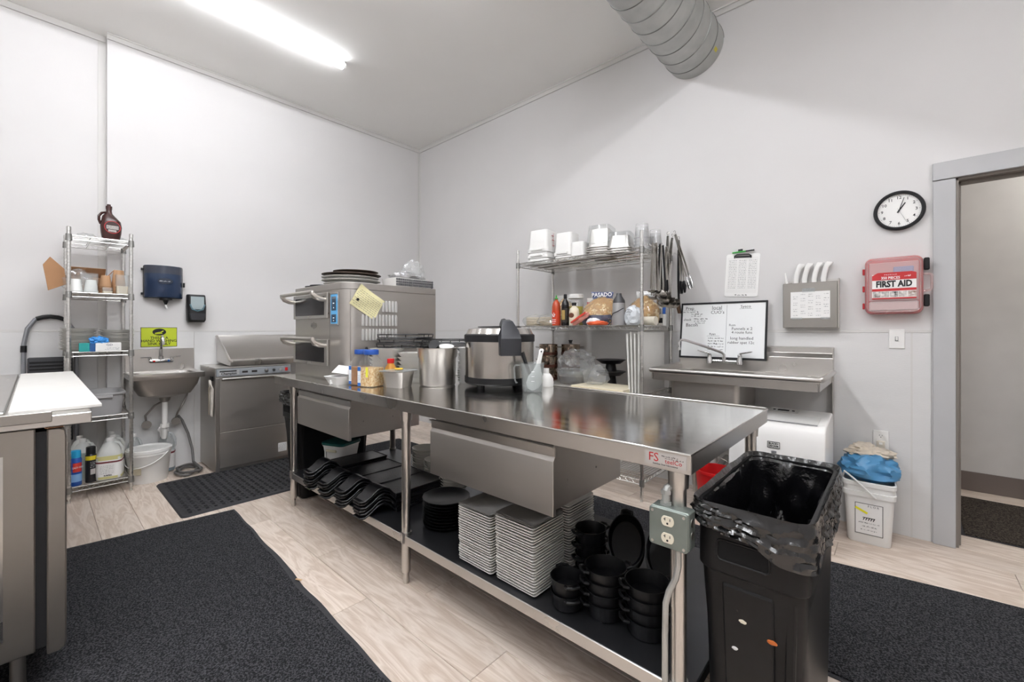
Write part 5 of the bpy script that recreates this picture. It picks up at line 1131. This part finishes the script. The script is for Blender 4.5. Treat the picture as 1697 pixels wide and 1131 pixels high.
def tongs(y, z, L_, label, tilt, tip):
    t = thing('tongs', label, 'tongs', (3.545, y, z), 0, 'tongs hung on the rack end'); t.rotation_euler = (tilt, 0, 1.15)
    for s_ in (-1, 1):
        part('arm', MB().loft([[(-.002, s_*.004-.006, 0), (.002, s_*.004-.006, 0), (.002, s_*.004+.006, 0), (-.002, s_*.004+.006, 0)], [(-.002, s_*.014-.007, -L_*.6), (.002, s_*.014-.007, -L_*.6), (.002, s_*.014+.007, -L_*.6), (-.002, s_*.014+.007, -L_*.6)], [(-.002, s_*.012-.006, -L_*.8), (.002, s_*.012-.006, -L_*.8), (.002, s_*.012+.006, -L_*.8), (-.002, s_*.012+.006, -L_*.8)]]), UTEN, t)
        part('tip', MB().loft([ring(.012, .018, .004, -L_*.78, 3, 0, s_*.014), ring(.018, .03, .006, -L_*.88, 3, 0, s_*.017), ring(.01, .014, .004, -L_, 3, 0, s_*.013)]), tip, t)
    part('pull_ring', MB().tube([(0, .011*math.cos(2*PI*i/14), .018+.011*math.sin(2*PI*i/14)) for i in range(14)], .002, 5, True), UTEN, t)
tongs(-.33, 1.93, .42, 'black-tipped tongs hanging straight beside the ladles', .05, BLACKP)
tongs(-.19, 1.965, .46, 'long steel tongs hung crosswise, leaning towards the wall', -.35, CHROME)
tongs(-.245, 1.93, .43, 'black-tipped tongs in the middle of the hanging tongs', .18, BLACKP)
tongs(-.12, 1.93, .42, 'black-tipped tongs hanging nearest the wall', -.12, BLACKP)
bs = thing('grill_brush', 'black-handled grill brush with brown bristles hanging by the whiteboard', 'brush', (3.53, -.085, 1.86))
part('handle', MB().loft([ring(.012, .02, .005, 0, 3), ring(.014, .026, .006, -.25, 3), ring(.014, .024, .006, -.40, 3, 0, .01), ring(.014, .022, .006, -.50, 3, 0, .04)]), BLACKP, bs)
part('bristles', MB().loft([ring(.02, .03, .004, -.39, 3, 0, -.012), ring(.022, .03, .004, -.45, 3, 0, -.006), ring(.02, .02, .004, -.5, 3, 0, .02)]), mat('brown_bristle', '#5b4433', .9), bs)
sp3 = thing('spatula', 'long black spatula hanging beside the grill brush', 'spatula', (3.56, -.11, 1.85))
part('handle', MB().box(-.004, -.009, -.24, .004, .009, 0), BLACKP, sp3, .002); part('blade', MB().box(-.0015, -.03, -.34, .0015, .03, -.2402), BLACKP, sp3, .001)

# ---------------- prep sink ----------------
ps = thing('prep_sink', 'one-bowl stainless prep sink with a right drainboard under the whiteboard', 'sink', (3.53, 0, 0))
W_ = .98
part('backsplash', MB().prism([(-.0035, .9), (-.06, .9), (-.06, 1.045), (-.025, 1.075), (-.025, 1.112), (-.0035, 1.118)], 0, W_, 'x'), STEEL, ps, .002)
part('drainboard', MB().box(.55, -.59, .922, W_-.015, -.0605, .93), STEEL, ps, .002)
part('deck_strip', MB().box(.015, -.59, .922, .12, -.0605, .93).box(.12, -.59, .922, .55, -.545, .93).box(.12, -.1, .922, .55, -.0605, .93), STEEL, ps)
part('bowl', MB().loft([[(x, y, z) for x, y in rrect(a, b, .035, 5, .335, -.325)] for a, b, z in ((.425, .44, .60), (.435, .45, .9215), (.425, .44, .9215), (.415, .43, .61))]), STEELV, ps)
part('apron', MB().box(.02, -.6, .885, W_-.02, -.592, .935), STEEL, ps, .002)
part('end_wall', MB().box(W_-.014, -.6, .89, W_-.008, -.061, .95), STEEL, ps, .001)
part('end_wall', MB().box(.008, -.6, .89, .014, -.061, .95), STEEL, ps, .001)
part('rolled_rim', MB().tube([(0, -.062, .958), (0, -.59, .953), (.012, -.613, .952), (.03, -.618, .952), (W_-.03, -.618, .952), (W_-.012, -.613, .952), (W_, -.59, .953), (W_, -.062, .958)], .0165, 10), STEEL, ps)
part('side_skirt', MB().box(W_-.006, -.055, .62, W_-.002, -.004, 1.11), STEEL, ps)
for x, y in ((.14, -.53), (.53, -.53), (.14, -.12), (.53, -.12)): part('leg', MB().lathe([(0, 0), (.016, 0), (.014, .05), (.02, .055), (.02, .598), (0, .598)], 14), STEEL, ps, loc=(x, y, 0))
part('drain_pipe', MB().cyl((.335, -.325, .6), (.335, -.325, .3), .022, n=14).tube([(.335, -.325, .32), (.335, -.3, .26), (.335, -.2, .25), (.335, -.02, .28)], .02, 10), PVC, ps)
fa = part('faucet', MB().cyl((.235, -.115, 1.0), (.46, -.115, 1.0), .013, n=14).cyl((.255, -.061, 1.0), (.255, -.115, 1.0), .016, n=12).cyl((.44, -.061, 1.0), (.44, -.115, 1.0), .016, n=12), CHROME, ps)
for x in (.245, .45):
    part('valve', MB().lathe([(0, -.02), (.022, -.018), (.022, .012), (.014, .03), (.016, .045), (.01, .055), (0, .056)], 16), CHROME, fa, loc=(x, -.12, 1.0))
    part('lever', MB().loft([ring(.012, .02, .005, 0, 3), ring(.01, .022, .004, .06, 3), ring(.008, .016, .004, .085, 3)]), CHROME, fa, loc=(x, -.12, 1.058), rot=(.2, -1.35 if x < .3 else 1.35, 0))
part('spout', MB().tube([(.345, -.115, 1.0), (.345, -.118, 1.05), (.33, -.125, 1.065), (.22, -.17, 1.11), (.10, -.215, 1.152), (.075, -.225, 1.155), (.062, -.23, 1.14), (.06, -.232, 1.09)], .0098, 10).cyl((.06, -.232, 1.1), (.06, -.232, 1.078), .0125, n=12).cyl((.345, -.115, 1.0), (.345, -.115, 1.03), .018, n=14), CHROME, fa)
# whiteboard
wbd = thing('whiteboard', 'black-framed whiteboard with handwritten kitchen lists leaning above the prep sink', 'whiteboard', (3.84, -.092, 1.014)); wbd.rotation_euler = (-.135, 0, 0)
bwid, bh = .60, .428
part('board', MB().box(-bwid/2+.008, -.004, .008, bwid/2-.008, .002, bh-.008), mat('whiteboard_white', '#eef0f0', .12), wbd)
for a in ((-bwid/2, 0, bwid/2, .014), (-bwid/2, bh-.014, bwid/2, bh), (-bwid/2, .014, -bwid/2+.012, bh-.014), (bwid/2-.012, .014, bwid/2, bh-.014)):
    part('frame_rail', MB().box(a[0], -.009, a[1], a[2], .006, a[3]), INK, wbd, .001)
MK = mat('marker_ink', '#23242a', .6)
for s_, x, z, sz, al in (('Prep', -.235, .385, .03, 'CENTER'), ('local', -.035, .385, .034, 'CENTER'), ("CUO's", -.03, .35, .03, 'CENTER'), ('Sysco', .16, .388, .026, 'CENTER'), ('Bacon', -.215, .255, .032, 'CENTER'), ('check', -.25, .297, .022, 'CENTER'), ('Funnels x 2', .14, .225, .026, 'CENTER'), ('4 route funs', .14, .198, .024, 'CENTER'), ('long handled', .14, .155, .026, 'CENTER'), ('rubber spat 12c', .135, .124, .024, 'CENTER'), ('Rom', .075, .252, .02, 'CENTER'), ('Ryan', -.06, .185, .02, 'CENTER')):
    text(s_, sz*1.15, MK, wbd, (x, -.0044, z), rot=(PI/2, 0, 0), align=al, name='handwriting')
part('drawn_line', MB().box(.034, -.0046, .05, .0355, -.004, .405).box(-.28, -.0046, .37, -.19, -.004, .3715).box(-.07, -.0046, .37, .0, -.004, .3715).box(-.1, -.0046, .17, -.01, -.004, .1715).box(.12, -.0046, .372, .2, -.004, .3735), MK, wbd)
scribble([(-.285, -.17, .352, .013), (-.22, -.14, .335, .011), (-.22, -.15, .32, .011)]+[(-.09, .02, .15-i*.021, .012) for i in range(5)]+[(-.2, -.1, .298, .012), (-.2, -.11, .282, .011), (-.19, -.12, .266, .01)], MK, wbd, random.Random(3), y=-.0042)
# clipboard
cbp = thing('clipboard', 'white clipboard with a printed list and a green pen hung on the right wall', 'clipboard', (3.965, -.001, 1.632)); cbp.rotation_euler = (0, .055, 0)
part('board', MB().prism(rrect(.225, .315, .015, 4), -.004, -.0005, 'y'), mat('clipboard_white', '#f1f0ee', .3), cbp, .001)
sh_ = part('sheet', MB().box(-.1, -.0055, -.13, .1, -.0045, .13), PAPER, cbp)
scribble([(-.09+c*.066, -.09+c*.066+.052, .105-i*.0125, .006) for i in range(17) for c in range(3)], GREYINK, sh_, RND, y=-.0056)
scribble([(-.04, .04, -.15, .011)], INK, cbp, RND, y=-.0042)
part('clip', MB().tube([(-.055, -.008, .125), (-.055, -.012, .14), (-.04, -.014, .15), (.04, -.014, .15), (.055, -.012, .14), (.055, -.008, .125)], .004, 7).box(-.05, -.009, .128, .05, -.0045, .14), INK, cbp)
pn = thing('pen', 'green and black pen stuck under the clipboard clip', 'pen', (3.975, -.021, 1.802)); pn.rotation_euler = (0, -.04, 0)
part('barrel', MB().cyl((-.07, 0, 0), (.02, 0, 0), .006, n=10), mat('pen_green', '#2fa23c', .4), pn); part('cap', MB().cyl((.02, 0, 0), (.075, 0, 0), .0055, n=10).box(-.03, -.003, .005, .0, .003, .02), INK, pn)
# knife holder and knives
kh = thing('knife_holder', 'stainless wall box with a taped paper chart holding white-handled knives', 'knife holder', (4.384, -.0035, 1.243))
part('holder_body', MB().box(-.15, -.062, 0, .15, 0, .30), STEELK, kh, .003)
part('side_flange', MB().box(.1505, -.07, 0, .156, 0, .318), STEEL, kh, .001); part('back_flange', MB().box(-.15, -.008, .3005, .15, 0, .318), STEEL, kh, .001)
pp = part('paper_chart', MB().box(-.105, -.0635, .065, .11, -.0623, .24), PAPER, kh)
scribble([(-.09+c*.042, -.09+c*.042+.025, .22-i*.014, .006) for i in range(11) for c in range(5) if (i+c*2) % 3], GREYINK, pp, random.Random(9), y=-.0637)
for q in ((-.04, .235, .03, .262), (-.1, .055, -.04, .07), (.06, .055, .11, .07)): part('tape', MB().box(q[0], -.0642, q[1], q[2], -.0625, q[3]), CLEARH, kh)
for k, x in enumerate((-.083, -.035, .018, .068)):
    t = thing('kitchen_knife', ['white-handled knife at the left of the four in the wall box', 'second white-handled knife in the wall box', 'third white-handled knife in the wall box', 'white-handled knife at the right of the four in the wall box'][k], 'knife', (4.384+x, -.036, 1.545), 0, 'white-handled knives in the wall box'); t.rotation_euler = (0, .2, 0)
    part('handle', MB().loft([ring(.03, .02, .006, -.001, 4, .006), ring(.03, .024, .009, .02, 4), ring(.03, .024, .01, .06, 4, -.002), ring(.032, .024, .01, .1, 4, .001), ring(.042, .022, .009, .122, 4, .01), ring(.034, .016, .007, .132, 4, .014)]), WHITEP, t)
    part('blade', MB().box(-.012, -.001, -.2, .018, .001, -.002), CHROME, t)
kp = thing('honing_rod', 'slim white-handled rod at the far left of the knife box', 'knife', (4.252, -.03, 1.545)); kp.rotation_euler = (0, -.16, 0)
part('handle', MB().loft([ring(.014, .012, .004, 0, 3), ring(.012, .01, .004, .05, 3), ring(.007, .008, .003, .075, 3)]), WHITEP, kp); part('ferrule', MB().box(-.005, -.009, -.02, .03, .009, 0), STEELD, kp)
# wall clock
ck = thing('wall_clock', 'round black-rimmed wall clock beside the doorway', 'clock', (4.8225, -.0005, 1.945))
def yl(mb): return mb.xf(Matrix.Rotation(PI/2, 4, 'X'))
part('rim', yl(MB().lathe([(0, 0), (.115, 0), (.118, .01), (.115, .03), (.108, .034), (.1, .03), (.098, .012), (0, .012)], 48)), INK, ck)
part('dial', yl(MB().lathe([(0, .0122), (.0985, .0122), (.0985, .014), (0, .014)], 48)), mat('clock_dial', '#ecebe8', .5), ck)
for h in range(1, 13):
    a = PI/2-h*PI/6; text(str(h), .024, INK, ck, (.077*math.cos(a), -.0145, .077*math.sin(a)), name='numeral', bold=.0003)
mb = MB()
for i in range(60):
    a = 2*PI*i/60; r0 = .0905 if i % 5 else .0885; q = MB().box(r0, -.0146, -.0004 if i % 5 else -.001, .094, -.0141, .0004 if i % 5 else .001); mb.join(q, Matrix.Rotation(-a, 4, 'Y'))
part('minute_marks', mb, INK, ck)
for nm, L_, w_, ang, yy, mm in (('hour_hand', .052, .0035, math.radians(33), -.0165, INK), ('minute_hand', .078, .0018, math.radians(17), -.018, INK), ('second_hand', .075, .0006, math.radians(155), -.0192, GREYINK)):
    part(nm, MB().prism([(-w_, -.014), (w_, -.014), (w_*.8, L_), (-w_*.8, L_)], yy, yy+.0008, 'y'), mm, ck, rot=(0, ang, 0))
part('hub', MB().cyl((0, -.0145, 0), (0, -.02, 0), .0045, n=12), INK, ck)
# first aid kit
fk = thing('first_aid_kit', 'red and clear plastic first aid case on the wall below the clock', 'first aid kit', (4.797, -.0035, 1.325))
part('red_back', MB().prism(rrect(.262, .338, .035, 5, 0, .169), -.045, 0, 'y'), mat('red_case', '#b5232a', .35), fk, .004)
part('fill', MB().box(-.11, -.075, .02, .11, -.046, .075), mat('white_supplies', '#dcd6d6', .7), fk, .006); part('fill_pack', MB().box(.0, -.06, .2, .09, -.046, .28), mat('blue_pack', '#8fa9d8', .6), fk, .004)
part('fill_pad', MB().box(-.11, -.052, .08, .11, -.0455, .31), mat('pink_pad', '#d7b3b2', .7), fk, .004)
FROST = clear('frosted_case', '#f3e4e3', .2, .18, .22)
part('clear_cover', MB().loft([[(x, yy, z) for x, z in rrect(.262-e, .338-e, .035, 5, 0, .169)] for e, yy in ((0, -.0455), (.004, -.08), (.02, -.09), (.05, -.092))], False, True), FROST, fk)
part('rim_line', MB().tube([(x, -.0885, z) for x, z in rrect(.236, .312, .03, 5, 0, .169)], .0025, 5, True), FROST, fk)
lb = part('label_sheet', MB().box(-.095, -.0935, .09, .1, -.0925, .235), mat('label_white', '#f0efec', .5), fk)
part('label_red', MB().prism([(-.095, .2), (.1, .2), (.1, .238), (.08, .245), (-.07, .245), (-.095, .228)], -.0948, -.0936, 'y').box(-.095, -.0948, .135, .1, -.0936, .15).box(-.095, -.0948, .088, .1, -.0936, .096), REDINK, lb)
text('FIRST AID', .05, INK, lb, (.0025, -.0945, .175), sx=.74, bold=.0022)
text('350 PIECES', .021, WPR, lb, (-.012, -.0955, .212), sx=.85, bold=.0004); text('PREMIUM', .0095, WPR, lb, (-.012, -.0955, .231), space=1.6); scribble([(.05, .088, .216, .012)], WPR, lb, RND, y=-.095)
for i in range(5): part('photo', MB().box(-.092+i*.039, -.0946, .099, -.092+i*.039+.036, -.0936, .132), mat('photo_%d' % i, ('#6b625c', '#8f8a86', '#3f3a38', '#a09a95', '#8d6f60')[i], .5, col2='#e4e0dc', vscale=70, var=.3), lb)
for z in (.05, .155, .26): part('hinge', MB().box(-.142, -.055, z-.018, -.1315, -.03, z+.018), mat('red_case', '#b5232a', .35), fk, .002)
for z in (.075, .285): part('latch', MB().box(.1315, -.07, z-.035, .156, -.03, z+.035), BLACKP, fk, .005)
part('carry_handle', MB().tube([(.132, -.05, .13), (.16, -.05, .135), (.165, -.05, .145), (.165, -.05, .215), (.16, -.05, .225), (.132, -.05, .23)], .007, 8), FROST, fk)
# switch and socket
sw = thing('light_switch', 'white light switch plate below the first aid case', 'switch', (4.812, -.0035, 1.176))
part('plate', MB().box(-.036, -.006, -.058, .036, 0, .058), WHITEP, sw, .002); part('toggle', MB().box(-.005, -.014, -.01, .005, -.0062, .012), WHITEP, sw, .002); part('slot', MB().box(-.007, -.0066, -.013, .007, -.0061, .013), GREYINK, sw)
so_ = thing('wall_outlet', 'white wall outlet with a plug in its lower socket', 'outlet', (4.74, -.0035, .552))
part('plate', MB().box(-.037, -.006, -.06, .037, 0, .06), WHITEP, so_, .002)
part('socket_face', MB().prism([(.017*math.cos(2*PI*i/20), .028+.0135*math.sin(2*PI*i/20)) for i in range(20)], -.0075, -.0061, 'y'), WHITEP, so_)
part('slot', MB().box(-.008, -.0082, .027, -.006, -.0074, .035).box(.005, -.0082, .027, .007, -.0074, .034).cyl((0, -.0075, .02), (0, -.0082, .02), .0025, n=8), INK, so_)
part('plug', MB().box(-.02, -.035, -.055, .02, -.0065, .0), mat('beige_plug', '#cfc8bb', .5), so_, .004); part('plug_button', MB().box(-.008, -.038, -.02, .008, -.0352, -.008), WHITEP, so_, .001)
# portable air conditioner
ac = thing('air_conditioner', 'white portable air conditioner standing under the prep sink drainboard', 'air conditioner', (4.29, -.46, 0))
pr = [(-.19, .03), (-.195, .5), (-.19, .62), (-.17, .675), (-.13, .70), (.15, .735), (.18, .73), (.185, .7), (.185, .03)]
part('housing', MB().prism(pr, -.24, .24, 'x'), mat('white_appliance', '#eceae7', .3), ac, .012, seg=3)
part('vent_panel', MB().prism([(-.13, .7012), (.02, .7197), (.02, .7215), (-.13, .703)], -.2, .2, 'x'), mat('panel_grey', '#d3d2cf', .4), ac, .001)
part('vent_slot', MB().prism([(-.143, .699), (-.139, .7005), (-.139, .7025), (-.143, .7015)], -.2, .2, 'x'), GREYINK, ac)
cpn = part('control_panel', MB().prism([(.06, .7249), (.13, .7334), (.13, .7352), (.06, .7267)], -.07, .08, 'x'), mat('panel_white', '#e4e4e2', .3), ac)
part('button', MB().box(-.03, .08, .7285, .03, .105, .7335).box(-.055, .085, .729, -.042, .1, .7335).box(.045, .085, .729, .058, .1, .7335), INK, cpn)
lg = part('maker_badge', MB().box(-.03, -.1962, .555, .03, -.1948, .59), WHITEP, ac, 0)
part('badge_frame', MB().box(-.031, -.1975, .588, .031, -.1963, .591).box(-.031, -.1975, .554, .031, -.1963, .557).box(-.031, -.1975, .557, -.0285, -.1963, .588).box(.0285, -.1975, .557, .031, -.1963, .588), INK, lg)
text('BLACK+', .0135, INK, lg, (0, -.197, .579), bold=.0005); text('DECKER', .0135, INK, lg, (0, -.197, .565), bold=.0005)
part('sensor', MB().box(-.012, -.197, .525, .014, -.1955, .538), GREYINK, ac)
for s_ in (-1, 1):
    for y in (-.14, .13): part('caster', MB().cyl((s_*.18-.012, y, .0165), (s_*.18+.012, y, .0165), .0165, n=14), BLACKR, ac)
# square bucket with rags
sbk = thing('square_bucket', 'square white plastic bucket with a printed label below the wall outlet', 'bucket', (4.69, -.185, 0), .04)
part('bucket_body', vessel([(.19, .19, .03, 0), (.195, .195, .03, .006), (.222, .222, .03, .27), (.236, .236, .03, .272), (.24, .24, .03, .30), (.228, .228, .03, .302), (.23, .23, .03, .33), (.24, .24, .03, .332), (.242, .242, .03, .355), (.226, .226, .03, .358), (.185, .185, .03, .01)], 5), WHITEP, sbk)
part('bail', MB().tube([(-.122, -.02, .335), (-.11, -.1, .40), (-.05, -.135, .36), (.02, -.135, .29), (.03, -.132, .28)], .005, 7), WHITEP, sbk)
bl = part('printed_label', MB().add([(x, -.0985-.0525*z, z) for x, z in ((-.062, .06), (.062, .06), (.062, .24), (-.062, .24))], [(0, 1, 2, 3)]), PAPER, sbk)
part('label_frame', MB().join(MB().box(-.062, 0, .06, .062, .0005, .0625).box(-.062, 0, .2375, .062, .0005, .24).box(-.062, 0, .0625, -.0595, .0005, .2375).box(.0595, 0, .0625, .062, .0005, .2375), Matrix.Rotation(.0525, 4, 'X') @ Matrix.Translation((0, -.0998, 0))), INK, bl)
text('77777', .022, INK, bl, (.0, -.1075, .145), bold=.0008); text('FLOR', .016, GREYINK, bl, (.02, -.112, .22), space=1.5)
scribble([(-.045, .045, .12, .007), (-.03, .035, .1, .008), (-.035, .035, .08, .007), (-.03, .045, .185, .006)], INK, bl, RND, y=-.1078)
part('yellow_mark', MB().box(-.0, 0, -.006, .06, .0008, .006), mat('yellow_marker', '#e6dc2a', .6), bl, loc=(-.06, -.1112, .205), rot=(0, .45, 0))
bgs = thing('blue_bag', 'blue plastic bag bulging out of the square bucket', 'bag', (4.69, -.18, .345))
bgm = crumple(.135, .12, .09, 91, .25, 1.8, 4); part('bag_body', bgm, mat('blue_film', '#5b9fd0', .3, trans=.25), bgs)
for k, (x, y, a) in enumerate(((4.67, -.17, .3), (4.73, -.15, -.5), (4.66, -.12, 1.2))):
    solo('work_glove', crumple(.09, .05, .03, 95+k, .35, 2.4), mat('canvas_cloth', '#cfc4b4', .9, var=.1, vscale=30), ['cream canvas glove lying front on the blue bag', 'cream canvas glove at the right on the blue bag', 'cream canvas glove at the back on the blue bag'][k], 'glove', (x, y, .47+.012*k), a)
rb = thing('red_bucket', 'red plastic bucket on the floor under the prep sink', 'bucket', (3.93, -.50, 0))
part('bucket_body', MB().lathe([(0, 0), (.09, 0), (.12, .30), (.126, .302), (.126, .32), (.118, .32), (.088, .006), (0, .006)], 28), REDM, rb)
part('bail', MB().tube([(.124*math.cos(a), .03*math.sin(a)*0-.0, .3+.1*math.sin(a)) for a in [PI*i/12 for i in range(13)]], .003, 6), STEELD, rb)

# ---------------- slim bins with liners ----------------
def slim_bin(loc, label, seed, liner_label, lift=0.):
    t = thing('waste_bin', label, 'bin', loc)
    w_, d_ = .262, .60
    part('bin_body', MB().loft([ring(a, b, r_, z, 5) for a, b, r_, z in ((.21, .47, .03, 0), (.225, .49, .04, .01), (w_*.93, d_*.93, .045, .57), (w_*.95, d_*.95, .045, .575), (w_, d_, .045, .59), (w_, d_, .045, .735), (w_+.012, d_+.012, .048, .738), (w_+.012, d_+.012, .048, .76), (w_-.012, d_-.012, .04, .76), (w_-.014, d_-.014, .04, .6), (.2, .45, .03, .012))]), BINP, t)
    for s_ in (-1, 1):
        f = part('end_panel', MB().loft([[(-.06, s_*.245, .02), (.05, s_*.245, .02), (.058, s_*.279, .565), (-.068, s_*.279, .565)], [(-.055, s_*.2575, .03), (.046, s_*.2575, .03), (.054, s_*.2925, .555), (-.064, s_*.2925, .555)]]), BINP, t, .003)
        part('corner_rib', MB().loft([[(.065, s_*.24, .02), (.088, s_*.24, .02), (.105, s_*.275, .565), (.078, s_*.275, .565)], [(.068, s_*.251, .02), (.085, s_*.251, .02), (.102, s_*.286, .565), (.081, s_*.286, .565)]]), BINP, t, .003)
        part('hand_slot', MB().box(-.07, s_*.3005-.001, .625, .045, s_*.3005+.001, .672), mat('slot_black', '#020203', .9), t, .0008)
        part('slot_frame', MB().tube([(x, s_*.301, z) for x, z in rrect(.122, .054, .01, 3, -.0125, .6485)], .003, 6, True), BINP, t)
    b = thing('bin_liner', liner_label, 'bin liner', (loc[0], loc[1], loc[2]))
    N_ = 220; off = seed*5.1; rg = []
    def row(a, c, z, f):
        o_ = []
        for i, q in enumerate(ringn(a, c, .045, z, N_)):
            L2 = math.hypot(q[0], q[1]); dr_, dz_ = f(q, i/N_); o_.append((q[0]*(1+dr_/L2), q[1]*(1+dr_/L2), z+dz_))
        return o_
    for k in range(15):
        tt_ = 1-k/14
        def fo(q, s_, tt_=tt_):
            hem = .085+.03*max(-.6, q[0]/(w_/2))*(1 if q[1] < 0 else .3)+.03*noise.noise(Vector((q[0]*9+off, q[1]*9, 0)))
            v = Vector((q[0]*7+off, q[1]*7, tt_*5.5+q[0]*5)); wv_ = abs(noise.noise(v))+.7*abs(noise.noise(v*2.7))+.4*abs(noise.noise(v*6))
            return .003+.004*tt_+(.005+.042*tt_*(1.15-tt_))*wv_, -hem*tt_
        rg.append(row(w_+.016, d_+.016, .772+lift, fo))
    for k in range(1, 16):
        tt_ = k/15
        def fi(q, s_, tt_=tt_):
            v = Vector((q[0]*8+off, q[1]*8+3, tt_*2.2)); n1 = noise.noise(v)+.6*noise.noise(v*2.6)+.3*noise.noise(v*6)
            return (.002+.03*min(1, tt_*2))*n1-.008-.04*tt_, -.42*tt_
        rg.append(row(w_-.004, d_-.004, .776+lift, fi))
    part('film', MB().loft(rg, False, True), LINER, b)
    return t
slim_bin((4.537, -1.965, 0), 'slim black waste bin at the near end of the work table', 3, 'black bin liner folded over the near waste bin')
slim_bin((1.505, -1.945, 0), 'slim black waste bin at the far end of the work table', 7, 'black bin liner folded over the far waste bin')

for k, (x, z, a, m_, w_) in enumerate(((4.522, .472, .009, '#d9d2bf', 'cream'), (4.502, .391, .008, '#cfcfcf', 'white'), (4.588, .449, .011, '#b5632c', 'orange'))):
    cr_ = crumple(a, .002, a*.55, 120+k, .4, 2.5, 2, flat=False)
    solo('food_crumb', cr_, mat('crumb_'+w_, m_, .8), 'dried %s crumb stuck on the near waste bin' % w_, 'crumb', (x, -1.965-(.2575+.035*(z-.03)/.525)-.0008, z))
